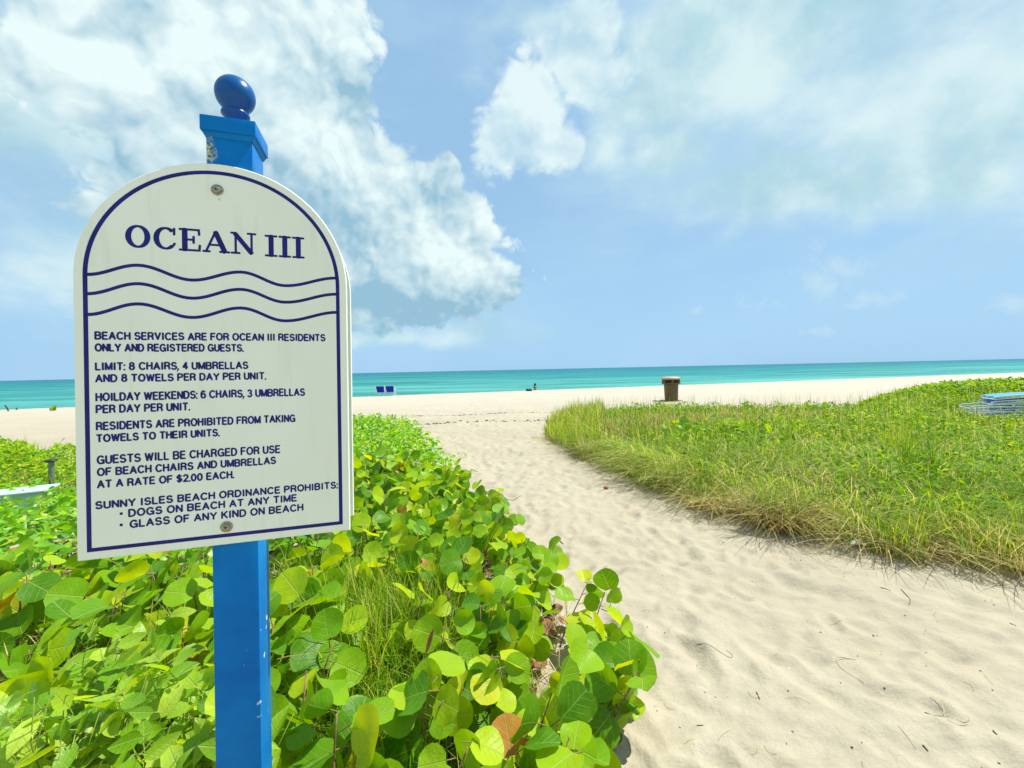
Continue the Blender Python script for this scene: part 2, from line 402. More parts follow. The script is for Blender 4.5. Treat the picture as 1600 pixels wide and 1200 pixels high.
# ------------------------------------------------------------------ sand: trodden path and beach
RX0, RX1, RY0, RY1, CELL = -4.0, 16.0, .3, 27.0, .022
NXr, NYr = int((RX1 - RX0) / CELL), int((RY1 - RY0) / CELL)
def smooth_noise(nx, ny, cx_, cy_, seed):
    r = np.random.default_rng(seed); gx, gy = int(nx / cx_) + 3, int(ny / cy_) + 3
    g = r.standard_normal((gy, gx)); X = np.arange(nx) / cx_; Y = np.arange(ny) / cy_
    xi = X.astype(int); yi = Y.astype(int); fx = X - xi; fy = Y - yi
    fx = fx * fx * (3 - 2 * fx); fy = fy * fy * (3 - 2 * fy)
    a = g[yi][:, xi]; b = g[yi][:, xi + 1]; c = g[yi + 1][:, xi]; d = g[yi + 1][:, xi + 1]
    return (a * (1 - fx) + b * fx) * (1 - fy[:, None]) + (c * (1 - fx) + d * fx) * fy[:, None]
RAS = sum(a * smooth_noise(NXr, NYr, s / CELL, s / CELL, 40 + i) for i, (s, a) in enumerate([(1.9, .022), (.75, .012), (.34, .012), (.17, .010), (.095, .0095), (.055, .0046)]))
nf = 7200
fx = rng.uniform(-1.5, 15, nf); fy = .8 + rng.random(nf) ** 1.35 * 25
for i in range(nf):
    sc = rng.uniform(.8, 1.3); lx, ly = .055 * sc, .115 * sc; a = rng.normal(.15, .55); dep = rng.uniform(.006, .022)
    ci, cj = int((fx[i] - RX0) / CELL), int((fy[i] - RY0) / CELL); R = 11
    if ci < R or cj < R or ci > NXr - R - 1 or cj > NYr - R - 1: continue
    yy, xx = np.mgrid[-R:R + 1, -R:R + 1] * CELL
    u = (xx * cos(a) + yy * sin(a)) / lx; v = (-xx * sin(a) + yy * cos(a)) / ly; q = u * u + v * v
    RAS[cj - R:cj + R + 1, ci - R:ci + R + 1] += -dep * np.exp(-q ** 1.4) + dep * .42 * np.exp(-(np.sqrt(q) - 1.45) ** 2 * 7)
# drag ripples running obliquely over the right hand foreground
yy, xx = np.mgrid[0:NYr, 0:NXr] * CELL; xx = xx + RX0; yy = yy + RY0
ph = (xx * .42 + yy * .90) * 20 + smooth_noise(NXr, NYr, 30, 30, 77) * 2.2
RAS *= .72
RAS += .0050 * np.sin(ph) * np.clip(smooth_noise(NXr, NYr, 40, 40, 78) * .5 + .45, 0, 1) * np.clip((4.8 - yy) / 2.5, 0, 1) * np.clip((xx - .3) / 1., 0, 1)
# tyre ruts across the head of the path
for (c0, sl_) in ((13.1, .10), (15.2, .10), (12.7, .105)):
    dd = (yy - c0 - sl_ * xx) / .10
    RAS += -.035 * np.exp(-dd * dd) * (yy > 9) + .02 * np.exp(-(dd - 1.6) ** 2)
del xx, yy
def shore(x): return 30.3 + .29 * x
def sandz(x, y):
    x = np.asarray(x, float); y = np.asarray(y, float)
    i = np.clip((x - RX0) / CELL, 0, NXr - 2); j = np.clip((y - RY0) / CELL, 0, NYr - 2)
    ii = i.astype(int); jj = j.astype(int); fi = i - ii; fj = j - jj
    h = (RAS[jj, ii] * (1 - fi) + RAS[jj, ii + 1] * fi) * (1 - fj) + (RAS[jj + 1, ii] * (1 - fi) + RAS[jj + 1, ii + 1] * fi) * fj
    ins = (x > RX0) & (x < RX1) & (y > RY0) & (y < RY1)
    h = np.where(ins, h, .012 * np.sin(x * 1.7 + y * .6) + .01 * np.sin(y * 2.1 - x * .4))
    h = h * np.clip((28 - y) / 14, .12, 1)
    s = y - shore(x)
    return h - np.where(s > 0, .16 * s, 0) - np.where(s > 0, .02 * s * s, 0).clip(0, 4)
nr, na = 640, 660
rr = .45 * np.exp(np.linspace(0, math.log(75 / .45), nr)); ta = np.tan(np.linspace(-1, 1, na) * 1.02)
Yg, Tg = np.meshgrid(rr, ta * 1.0, indexing='ij'); Xg = Yg * Tg
Zg = sandz(Xg, Yg)
Zg[:, 0] -= .35; Zg[:, -1] -= .35; Zg[0, :] -= .35
vs = np.stack([Xg, Yg, Zg], -1).reshape(-1, 3)
I = (np.arange(nr - 1)[:, None] * na + np.arange(na - 1)[None, :]).ravel()
tris = np.concatenate([np.stack([I, I + 1, I + na + 1], 1), np.stack([I, I + na + 1, I + na], 1)])
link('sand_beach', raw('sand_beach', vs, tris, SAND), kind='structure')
# coarse sand further round (beside and behind the viewer), stopping at the shore
gx = np.linspace(-900, 900, 61); gy = np.linspace(-300, 60, 61)
GX, GY = np.meshgrid(gx, gy); GY = np.where(GY > 0, GY, GY)
SY = shore(GX); GYs = -300 + (GY + 300) / 360 * (SY + 6 + 300)
sgn = GYs - SY
GZ = np.where(sgn > 0, -.5 - .25 * sgn, -.16)
v2 = np.stack([GX, GYs, GZ], -1).reshape(-1, 3)
I = (np.arange(60)[:, None] * 61 + np.arange(60)[None, :]).ravel()
t2 = np.concatenate([np.stack([I, I + 1, I + 62], 1), np.stack([I, I + 62, I + 61], 1)])
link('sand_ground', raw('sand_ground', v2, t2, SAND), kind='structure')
# sea
mb = MB(); R_ = 40000
Ls = [(-R_, shore(-R_) - 0), (R_, shore(R_))]
mb.add([(-R_, shore(-900) - 300 + 0 * R_, -1.0), (-900, shore(-900) + 1, -1.0), (900, shore(900) + 1, -1.0), (R_, shore(900), -1.0), (R_, R_, -1.0), (-R_, R_, -1.0)],
       [(0, 1, 5), (1, 2, 4), (1, 4, 5), (2, 3, 4)])
mb.obj('sea_water', SEA, kind='structure', auto=None)

LOUNGE = gp(1513, 655, .17); PLIGHT = gp(81, 757, .28)
def low_zone(q):            # plants stay low round the stacked loungers and in front of the path light
    q = np.asarray(q); k = np.ones(len(q))
    d = np.hypot(np.clip(np.abs(q[:, 0] - (LOUNGE[0] + 1.2)) - 1.3, 0, 9), np.clip(np.abs(q[:, 1] - LOUNGE[1] - .1) - .7, 0, 9))
    k = np.where(d < .9, .18 + .82 * d / .9, k)
    d = np.hypot(q[:, 0] - PLIGHT[0] * .96, q[:, 1] - PLIGHT[1] * .96); k = np.where(d < .45, np.minimum(k, .35 + .65 * d / .45), k)
    k = np.where((q[:, 0] < -3.4) & (q[:, 1] > 3.7) & (q[:, 1] < 5.3) & (q[:, 0] > -8), np.minimum(k, .66), k)
    return k
# ------------------------------------------------------------------ scatter helpers
def disc_leaf(kind, seed):
    r = np.random.default_rng(seed)
    if kind == 'round':
        segs = 16; rings = (.55, 1.0)
        th = np.linspace(0, tau, segs, endpoint=False) - pi / 2
        rad = 1 - .16 * np.exp(-((np.mod(th + pi / 2 + pi, tau) - pi) / .34) ** 2) + r.normal(0, .009, segs)
        v = [(0, 0)]
        for k in rings: v += [(k * R * cos(t) * 1.04, k * R * sin(t) * (.93 + .06 * (k > .9))) for t, R in zip(th, rad)]
    elif kind == 'ovate':
        ys = [-1, -.6, -.1, .4, .78, 1.05]; wd = [0, .42, .55, .42, .2, 0]; v = [(0, -1)]
        for y, w in zip(ys[1:-1], wd[1:-1]): v += [(-w, y), (0, y), (w, y)]
        v += [(0, 1.05)]
    else:      # spatulate
        ys = [-1, -.2, .5, 1.0]; wd = [.1, .34, .46, .24]; v = []
        for y, w in zip(ys, wd): v += [(-w, y), (0, y), (w, y)]
    uv = np.array(v, float); x, y = uv.T
    fold = r.uniform(.0, .5); curl = r.uniform(-.38, .2); tw = r.normal(0, .2)
    z = fold * np.abs(x) ** 1.3 + curl * (y + .3) ** 2 + tw * x * y
    if kind == 'round': z = z + .05 * np.sin(np.arctan2(y, x) * 3 + seed) * (x * x + y * y) + .04 * np.cos(np.arctan2(y, x) * 5 + seed * 2) * (x * x + y * y)
    vs = np.stack([x, y, z], 1); t = []
    if kind == 'round':
        s = segs
        for j in range(s):
            k = (j + 1) % s; t.append((0, 1 + j, 1 + k)); t += [(1 + j, 1 + s + j, 1 + s + k), (1 + j, 1 + s + k, 1 + k)]
    elif kind == 'ovate':
        t += [(0, 3, 2), (0, 2, 1)]
        for i in range(3):
            a = 1 + 3 * i; t += [(a, a + 1, a + 4), (a, a + 4, a + 3), (a + 1, a + 2, a + 5), (a + 1, a + 5, a + 4)]
        a = 10; t += [(a, a + 1, 13), (a + 1, a + 2, 13)]
    else:
        for i in range(3):
            a = 3 * i; t += [(a, a + 1, a + 4), (a, a + 4, a + 3), (a + 1, a + 2, a + 5), (a + 1, a + 5, a + 4)]
    # stalk running from the leaf base down and back
    n0 = len(vs); yb = -.86 if kind == 'round' else -1.0; w = .035 if kind == 'round' else .04
    zb = float(z[np.argmin((x) ** 2 + (y - yb) ** 2)])
    ln = .55 if kind != 'spat' else .12
    st = np.array([(-w, yb, zb), (w, yb, zb), (0, yb, zb - 1.6 * w), (-w, yb - ln, zb - ln * .35), (w, yb - ln, zb - ln * .35), (0, yb - ln, zb - ln * .35 - 1.6 * w)])
    vs = np.concatenate([vs, st]); uv = np.concatenate([uv, np.zeros((6, 2))])
    ts = [(0, 1, 4), (0, 4, 3), (1, 2, 5), (1, 5, 4), (2, 0, 3), (2, 3, 5)]
    mi = [0] * len(t) + [1] * len(ts); t += [tuple(n0 + a for a in q) for q in ts]
    return vs, np.array(t), uv, np.array(mi)
TPL = {k: [disc_leaf(k, i + 3) for i in range(n)] for k, n in (('round', 10), ('ovate', 6), ('spat', 5))}
def frames(out, nrm):
    y = out - nrm * np.sum(out * nrm, 1)[:, None]; y /= np.linalg.norm(y, axis=1)[:, None] + 1e-9
    x = np.cross(y, nrm); return x, y, nrm
def leaf_mass(name, kind, mats, base, out, nrm, size, tint, parent=None, **k):
    """base = leaf base point; the blade runs along out, faces nrm"""
    T = TPL[kind]; x, y, z = frames(out, nrm); sel = rng.integers(0, len(T), len(base))
    V, TR, U, MI, TI = [], [], [], [], []; n = 0
    for s in range(len(T)):
        idx = np.where(sel == s)[0]
        if not len(idx): continue
        v, t, uv, mi = T[s]; m = len(v)
        c = base[idx] + y[idx] * size[idx, None] * .9
        W = c[:, None] + size[idx, None, None] * (v[None, :, 0:1] * x[idx, None] + v[None, :, 1:2] * y[idx, None] + v[None, :, 2:3] * z[idx, None])
        V.append(W.reshape(-1, 3)); TR.append((t[None] + (np.arange(len(idx)) * m)[:, None, None]).reshape(-1, 3) + n)
        U.append(np.tile(uv, (len(idx), 1))); MI.append(np.tile(mi, len(idx))); TI.append(np.repeat(tint[idx], m)); n += m * len(idx)
    V = np.concatenate(V)
    if parent: V = V - np.array(parent.location)
    me = raw(name, V, np.concatenate(TR), mats, tint=np.concatenate(TI), uv=np.concatenate(U), matidx=np.concatenate(MI))
    return link(name, me, parent, kind='stuff', **k)
LEAFMESH = {}
def leaf_objects(kind, mats, base, out, nrm, size, parent, special=None):
    if kind not in LEAFMESH:
        LEAFMESH[kind] = [raw(kind + '_leaf', v, t, mats, uv=uv, matidx=mi, tint=np.zeros(len(v))) for (v, t, uv, mi) in TPL[kind]]
    x, y, z = frames(out, nrm); P = np.array(parent.location)
    for i in range(len(base)):
        s = float(size[i]); c = base[i] + y[i] * s * .9 - P
        o = bpy.data.objects.new('leaf', random.choice(LEAFMESH[kind])); COL.objects.link(o); o.parent = parent
        o.matrix_local = Matrix(((x[i][0] * s, y[i][0] * s, z[i][0] * s, c[0]), (x[i][1] * s, y[i][1] * s, z[i][1] * s, c[1]), (x[i][2] * s, y[i][2] * s, z[i][2] * s, c[2]), (0, 0, 0, 1)))
def unit(v): return v / (np.linalg.norm(v, axis=-1, keepdims=True) + 1e-9)
def rand_in(poly, dens, cond=None):
    P = np.array(poly); lo, hi = P.min(0), P.max(0); n = int((hi - lo).prod() * dens)
    q = rng.uniform(lo, hi, (n, 2)); q = q[inside(q, poly)]
    if cond is not None: q = q[cond(q)]
    return q
def clump(q): return .5 + .5 * np.sin(5.1 * q[:, 0] + 2.6 * np.sin(3.1 * q[:, 1])) * np.cos(4.3 * q[:, 1] + 2.2 * np.sin(3.3 * q[:, 0] + 1))
def in_view(q, m=.12):
    return (np.abs(q[:, 0]) < q[:, 1] * (1.225 + m) + .25)
GSTEM = mat('green_stalk', (.22, .30, .04), .6)
def stem_mesh(seed, m=None, k=1.):
    r = np.random.default_rng(seed); b = r.uniform(.1, .35)
    t = np.linspace(0, 1, 6); pts = np.stack([b * t ** 2, .06 * np.sin(t * 5 + seed) * t, t], 1)
    return MB().tube(pts, np.linspace(.012 * k, .005 * k, 6), 5).mesh('stem', m or STEM)
STEMS = [stem_mesh(i) for i in range(5)]; GSTEMS = [stem_mesh(i + 9, GSTEM, .45) for i in range(5)]

def shrub(name, label, poly, dens, h, hvar, nleaf, size, kind='round', mats=None, cap=300, holes=(), cam_bias=.5, overhang=.25, group=None, tlo=.35, lenp=.03, edge=LEFT, stems=True, cat='shrub', smesh=None):
    q = rand_in(poly, dens)
    for (cx_, cy_, r_, p_) in holes:
        q = q[~((np.hypot(q[:, 0] - cx_, q[:, 1] - cy_) < r_) & (rng.random(len(q)) < p_))]
    c0 = q.mean(0)
    root = empty(name, (float(c0[0]), float(c0[1]), 0), label, cat, group)
    n = len(q); ed = edge_dist(q, edge)
    H = h * (1 + rng.normal(0, hvar, n)) * np.clip(.72 + ed * .5, 0, 1) * low_zone(q)
    # outward lean near the bed edge: gradient of edge distance
    e_ = .03; gxx = (edge_dist(q + [e_, 0], edge) - ed) / e_; gyy = (edge_dist(q + [0, e_], edge) - ed) / e_
    lean = -np.stack([gxx, gyy], 1) * np.clip(1 - ed / .5, 0, 1)[:, None] * overhang + rng.normal(0, .06, (n, 2))
    if stems:
        for i in range(min(n, 280)):
            o = bpy.data.objects.new('stem', (smesh or STEMS)[i % 5]); COL.objects.link(o); o.parent = root
            top = Vector((lean[i, 0], lean[i, 1], H[i]));
            R = Vector((.22, 0, 1)).rotation_difference(top).to_matrix().to_4x4()
            o.matrix_local = Matrix.Translation((q[i, 0] - c0[0], q[i, 1] - c0[1], -.02)) @ R @ Matrix.Scale(top.length, 4)
    B, O, N_ = [], [], []
    az0 = rng.uniform(0, tau, n)
    for k in range(nleaf):
        t = tlo + (1 - tlo) * (k + rng.random(n) * .8) / nleaf
        az = az0 + k * 2.4 + rng.normal(0, .4, n)
        od = np.stack([np.cos(az), np.sin(az), rng.uniform(-.1, .7, n)], 1)
        p = np.stack([q[:, 0] + lean[:, 0] * t ** 1.5, q[:, 1] + lean[:, 1] * t ** 1.5, H * t], 1) + unit(od) * lenp
        nn = np.array([0, 0, .62]) + np.array([-.05, -1, .25]) * cam_bias * rng.uniform(-.15, 1, n)[:, None] + rng.normal(0, .46, (n, 3)) + np.concatenate([lean, np.zeros((n, 1))], 1) * .9
        nn[:, 2] = np.abs(nn[:, 2]) * .9 + .05
        B.append(p); O.append(unit(od)); N_.append(unit(nn))
    B, O, N_ = map(np.concatenate, (B, O, N_))
    sz = rng.uniform(size[0], size[1], len(B))
    B[:, 2] = np.maximum(B[:, 2], .05)
    px, py = proj(B)
    vis = (px > -60) & (px < 1660) & (py < 1290) & (B[:, 1] > .3)
    hid = (px > 135) & (px < 535) & (py > 250) & (py < 840)
    score = sz / B[:, 1] * (.5 + B[:, 2]) * np.where(vis & ~hid, 1, .01)
    order = np.argsort(-score); a, b = order[:cap], order[cap:]
    leaf_objects(kind, mats, B[a], O[a], N_[a], sz[a], root)
    if len(b): leaf_mass('foliage', kind, mats, B[b], O[b], N_[b], sz[b], rng.random(len(b)), root)
    return root

def blades(name, roots, L, bend, w, tint, m, az=None, parent=None, **k):
    n = len(roots); L = np.broadcast_to(L, n); bend = np.broadcast_to(bend, n); w = np.broadcast_to(w, n)
    az = rng.uniform(0, tau, n) if az is None else az
    d = np.stack([np.cos(az), np.sin(az), np.zeros(n)], 1); sa = az + pi / 2 + rng.normal(0, .5, n)
    sd_ = np.stack([np.cos(sa), np.sin(sa), np.zeros(n)], 1); up = np.array([0, 0, 1.])
    V = np.zeros((n, 7, 3))
    for i, (t, ww) in enumerate(((0, 1), (.4, .9), (.75, .55))):
        c = roots + up * (L * t * (1 - .5 * bend * t))[:, None] + d * (L * bend * t * t * .8)[:, None]
        V[:, 2 * i] = c - sd_ * (w * ww)[:, None] / 2; V[:, 2 * i + 1] = c + sd_ * (w * ww)[:, None] / 2
    V[:, 6] = roots + up * (L * (1 - .5 * bend))[:, None] + d * (L * bend * .8)[:, None]
    V[:, :, 2] = np.maximum(V[:, :, 2], .006)
    if parent: V = V - np.array(parent.location)
    t = np.array([(0, 1, 3), (0, 3, 2), (2, 3, 5), (2, 5, 4), (4, 5, 6)])
    T = (t[None] + (np.arange(n) * 7)[:, None, None]).reshape(-1, 3)
    me = raw(name, V.reshape(-1, 3), T, m, tint=np.repeat(tint, 7))
    return link(name, me, parent, **k)

# ------------------------------------------------------------------ notice sign on its blue post
def b_blue(g, b):
    p = g.obj(); n = g.noise(p, 7, 5, .6)
    c = g.mix(g.SS(n, .3, .7), (.0, .125, .43), (.0, .19, .53))
    vo = g.nd('ShaderNodeTexVoronoi'); vo.inputs['Scale'].default_value = 42; vo.inputs['Randomness'].default_value = 1
    wn = g.nd('ShaderNodeTexNoise'); wn.inputs['Scale'].default_value = 60; g.L(p, wn.inputs['Vector'])
    ad = g.nd('ShaderNodeMix', data_type='VECTOR'); ad.inputs[0].default_value = .012; g.L(p, ad.inputs[4]); g.L(wn.outputs['Color'], ad.inputs[5])
    g.L(ad.outputs[1], vo.inputs['Vector'])
    s = g.nd('ShaderNodeSeparateColor'); g.L(vo.outputs['Color'], s.inputs[0])
    sp = g.nd('ShaderNodeSeparateXYZ'); g.L(p, sp.inputs[0])
    edge = g.SS(sp.outputs[0], .005, .04, .0, 1)
    low = g.M('MULTIPLY', g.SS(sp.outputs[2], 1.2, 1.1), g.SS(sp.outputs[2], .78, .9))
    sel = g.SS(s.outputs[0], .80, .82); rad = g.M('MULTIPLY', s.outputs[1], .30)
    chip = g.M('MULTIPLY', g.M('MULTIPLY', sel, g.M('LESS_THAN', vo.outputs['Distance'], rad)), g.M('MULTIPLY', edge, low))
    sc_ = g.nd('ShaderNodeVectorMath', operation='MULTIPLY'); g.L(p, sc_.inputs[0]); sc_.inputs[1].default_value = (1, 1, .55)
    d = g.V('DISTANCE', sc_.outputs[0], (-.040, -.046, 2.086 * .55))
    rot = g.M('MULTIPLY', g.SS(g.M('ADD', d, g.M('MULTIPLY', g.noise(p, 70, 7, .75), .052)), .046, .030), g.SS(sp.outputs[2], 2.133, 2.122))
    d2 = g.V('DISTANCE', p, (.048, -.035, 2.06))
    rot2 = g.SS(g.M('ADD', d2, g.M('MULTIPLY', g.noise(p, 110, 6, .7), .04)), .034, .028)
    c = g.mix(chip, c, (.52, .58, .52))
    c = g.mix(g.M('MULTIPLY', rot, .9), c, g.mix(g.SS(g.noise(p, 160, 4), .4, .6), (.10, .14, .05), (.62, .62, .40)))
    c = g.mix(g.M('MULTIPLY', rot2, .7), c, (.03, .08, .12))
    g.L(c, b.inputs['Base Color'])
    st = g.nd('ShaderNodeMapping'); st.inputs['Scale'].default_value = (1, 1, .06); g.L(p, st.inputs[0])
    g.bump(g.M('ADD', g.noise(st.outputs[0], 150, 3), g.M('MULTIPLY', g.M('ADD', chip, rot), -1.5)), b, .22, .0015)
BLUE = mat('blue_paint', rough=.33, spec=.12, build=b_blue)
FINB = mat('ball_blue_reflection_darkened', (.0, .075, .27), .28, .3)  # same blue paint as the post, darkened to stand for dark reflections
def b_board(g, b):
    p = g.obj(); c = g.mix(g.SS(g.noise(p, 3, 4), .3, .7), (.83, .84, .69), (.87, .88, .75))
    c = g.mix(g.SS(g.noise(p, 90, 3, .7), .72, .80, 0, .35), c, (.45, .45, .36))
    st = g.nd('ShaderNodeMapping'); st.inputs['Scale'].default_value = (1, 1, .09); g.L(p, st.inputs[0])
    c = g.mix(g.SS(g.noise(st.outputs[0], 38, 5, .65), .52, .78, 0, .28), c, (.55, .56, .42))
    ds = g.V('DISTANCE', p, (-.0175, -.056, 2.0015 - .019)); c = g.mix(g.SS(g.M('ADD', ds, g.M('MULTIPLY', g.noise(p, 260, 3), .008)), .0078, .0045, 0, .6), c, (.42, .36, .22))
    g.L(c, b.inputs['Base Color']); g.bump(g.noise(p, 14, 3), b, .12, .004)
BOARD = mat('cream_board', rough=.45, spec=.4, build=b_board)
def b_navy(g, b):
    g.L(g.mix(g.SS(g.noise(g.obj(), 25, 3), .35, .7), (.003, .005, .13), (.005, .010, .19)), b.inputs['Base Color'])
NAVY = mat('navy_letter_paint', rough=.5, spec=.3, build=b_navy)
def b_brass(g, b):
    g.L(g.mix(g.SS(g.noise(g.obj(), 400, 4, .7), .4, .65), (.42, .40, .30), (.16, .12, .06)), b.inputs['Base Color'])
SCREWM = mat('screw_metal', rough=.35, metal=.8, build=b_brass)
DARK = mat('black_plastic', (.012, .012, .013), .5)

yaw = radians(16.8225); tilt = radians(.4885)
e0 = np.array([cos(yaw), sin(yaw), 0]); nS = np.array([-sin(yaw), cos(yaw), 0])
zS = np.array([0, 0, 1.]) * cos(tilt) + e0 * sin(tilt); eS = np.cross(nS, zS)
if eS @ e0 < 0: eS = -eS
Osign = np.array([-.86976, .82687, -.3615 + CAMH]); PC, PW, MG = .2695, .0886, .0116
Kz = Osign[2] / zS[2] + .05
baseP = Osign + PC * eS + (MG + PW / 2) * nS - Kz * zS
sign = empty('notice_sign', (0, 0, 0), 'cream arched notice board with navy lettering on a bright blue wooden post', 'sign')
sign.matrix_world = Matrix(((eS[0], nS[0], zS[0], baseP[0]), (eS[1], nS[1], zS[1], baseP[1]), (eS[2], nS[2], zS[2], baseP[2]), (0, 0, 0, 1)))
def SL(s, t, d=0.): return (s - PC, d - (MG + PW / 2), t + Kz)
hw = PW / 2
TOPP = Kz + .893
MB().box(-hw, hw, -hw, hw, -.35, TOPP + .004, .0035).obj('post', BLUE, sign)
def frustum(m, w0, z0, w1, z1):
    v = [(-w0, -w0, z0), (w0, -w0, z0), (w0, w0, z0), (-w0, w0, z0), (-w1, -w1, z1), (w1, -w1, z1), (w1, w1, z1), (-w1, w1, z1)]
    t = []
    for i in range(4):
        j = (i + 1) % 4; t += [(i, j, 4 + j), (i, 4 + j, 4 + i)]
    return m.add(v, t)
cap = MB()
frustum(cap, hw + .0008, Kz + .881, hw + .0055, Kz + .892)
cap.box(-hw - .0085, hw + .0085, -hw - .0085, hw + .0085, Kz + .8925, Kz + .925, .002)
frustum(cap, hw + .004, Kz + .9255, .018, Kz + .936)
cap.obj('post_cap', BLUE, sign, auto=25)
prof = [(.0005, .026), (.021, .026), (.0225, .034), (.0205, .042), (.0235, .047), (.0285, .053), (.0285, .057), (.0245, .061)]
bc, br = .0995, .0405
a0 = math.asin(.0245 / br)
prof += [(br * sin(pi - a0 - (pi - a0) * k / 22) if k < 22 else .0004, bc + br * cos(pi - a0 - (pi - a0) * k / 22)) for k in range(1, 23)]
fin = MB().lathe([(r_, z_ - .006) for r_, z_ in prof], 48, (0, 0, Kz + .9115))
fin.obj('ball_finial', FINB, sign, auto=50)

W_, HS, TH = .506, .56677, .0075
def outline(ins=0., n=48, W=W_, hs=HS):
    R = W / 2 - ins; th = np.linspace(0, pi, n + 1)
    return [(ins, ins)] + [(W - ins, ins)] + [(W / 2 + R * cos(a), hs + R * sin(a)) for a in th]
def board(name, d0, d1, parent, ds=0., dt=0.):
    ol = outline(); n = len(ol); b = .0015
    ins = outline(b)
    rings = [(ol, d1), (ol, d0 + b), (ins, d0)]
    vs = []
    for o_, d in rings: vs += [SL(s + ds, t + dt, d) for s, t in o_]
    cf = len(vs); vs.append(SL(W_ / 2 + ds, .35 + dt, d0)); vs.append(SL(W_ / 2 + ds, .35 + dt, d1))
    t = []
    for k in range(2):
        for i in range(n):
            j = (i + 1) % n; a, b_ = k * n + i, k * n + j; t += [(a, b_, b_ + n), (a, b_ + n, a + n)]
    for i in range(n):
        j = (i + 1) % n; t.append((cf, 2 * n + i, 2 * n + j)); t.append((cf + 1, j, i))
    return MB().add(vs, t).obj(name, BOARD, parent, auto=30)
fb = board('front_board', 0., TH + .004, sign)
bb = board('back_board', MG + PW + .0002, MG + PW + .0115, sign, .001, 0.001)
link_kids = []
class Rib:          # raised painted lines lying on the board (s,t) plane
    def __init__(s): s.mb = MB()
    def line(s, pts, r, closed=False, hgt=.0005, ext=True):
        P = np.asarray(pts, float); r = np.full(len(P), r) if np.isscalar(r) else np.asarray(r, float)
        if closed: P = np.concatenate([P, P[:1]]); r = np.append(r, r[0])
        if ext and not closed:
            a = P[0] - P[1]; a /= np.linalg.norm(a); b = P[-1] - P[-2]; b /= np.linalg.norm(b)
            P = np.concatenate([[P[0] + a * r[0] * .55], P, [P[-1] + b * r[-1] * .55]]); r = np.concatenate([[r[0] * .62], r, [r[-1] * .62]])
        k = len(P); sg = P[1:] - P[:-1]; sg /= np.linalg.norm(sg, axis=1)[:, None] + 1e-12; nr_ = np.stack([-sg[:, 1], sg[:, 0]], 1)
        nn = np.zeros((k, 2))
        for i in range(k):
            a = nr_[i - 1] if i > 0 else (nr_[-1] if closed else nr_[0]); b = nr_[i] if i < k - 1 else (nr_[0] if closed else nr_[-1])
            m = a + b; l = np.linalg.norm(m)
            if l < .5: m = a; f = 1
            else: m = m / l; f = min(1 / max(.3, m @ a), 1.7)
            nn[i] = m * f
        vs = []
        for i in range(k):
            for (u, h) in ((-1, -.0003), (-.94, hgt * .8), (-.5, hgt), (.5, hgt), (.94, hgt * .8), (1, -.0003)):
                q = P[i] + nn[i] * r[i] * u; vs.append(SL(q[0], q[1], -h))
        t = []
        for i in range(k - 1):
            for j in range(5):
                a = i * 6 + j; t += [(a, a + 6, a + 7), (a, a + 7, a + 1)]
        if not closed:
            t += [(0, 1, 4), (1, 2, 3), (1, 3, 4), (0, 4, 5)]; a = (k - 1) * 6; t += [(a, a + 4, a + 1), (a + 1, a + 3, a + 2), (a + 1, a + 4, a + 3), (a, a + 5, a + 4)]
        s.mb.add(vs, t); return s
    def dot(s, c, r, hgt=.0005):
        n = 12; vs = [SL(c[0], c[1], -hgt)]
        for rr_, h in ((.8, hgt), (1, -.0003)):
            vs += [SL(c[0] + r * rr_ * cos(tau * i / n), c[1] + r * rr_ * sin(tau * i / n), -h) for i in range(n)]
        t = []
        for i in range(n):
            j = (i + 1) % n; t += [(0, 1 + i, 1 + j), (1 + i, 1 + n + i, 1 + n + j), (1 + i, 1 + n + j, 1 + j)]
        s.mb.add(vs, t); return s
    def obj(s, name): return s.mb.obj(name, NAVY, fb, auto=None)
bi = .0196
ob = outline(bi, 64)
Rib().line([ob[0]] + ob[1:], .0040, closed=True).obj('border_line')
def wave(y0, pts):
    xs = [p[0] for p in pts]; ys = [p[1] for p in pts]; out = []
    for i in range(len(xs) - 1):
        for k in range(12):
            f = k / 12; g_ = (1 - cos(pi * f)) / 2; out.append((xs[i] + (xs[i + 1] - xs[i]) * f, ys[i] + (ys[i + 1] - ys[i]) * g_))
    out.append((xs[-1], ys[-1])); return out
for w in ([(.0205, .5700), (.108, .5934), (.200, .5677), (.292, .5896), (.3765, .5640), (.4865, .5864)],
          [(.0205, .5316), (.108, .5556), (.1995, .5293), (.291, .5519), (.376, .5269), (.4865, .5491)],
          [(.0205, .4900), (.107, .5141), (.1989, .4885), (.2905, .5113), (.3754, .4852), (.4865, .5072)]):
    Rib().line(wave(0, w), .0034, ext=False).obj('wave_line')

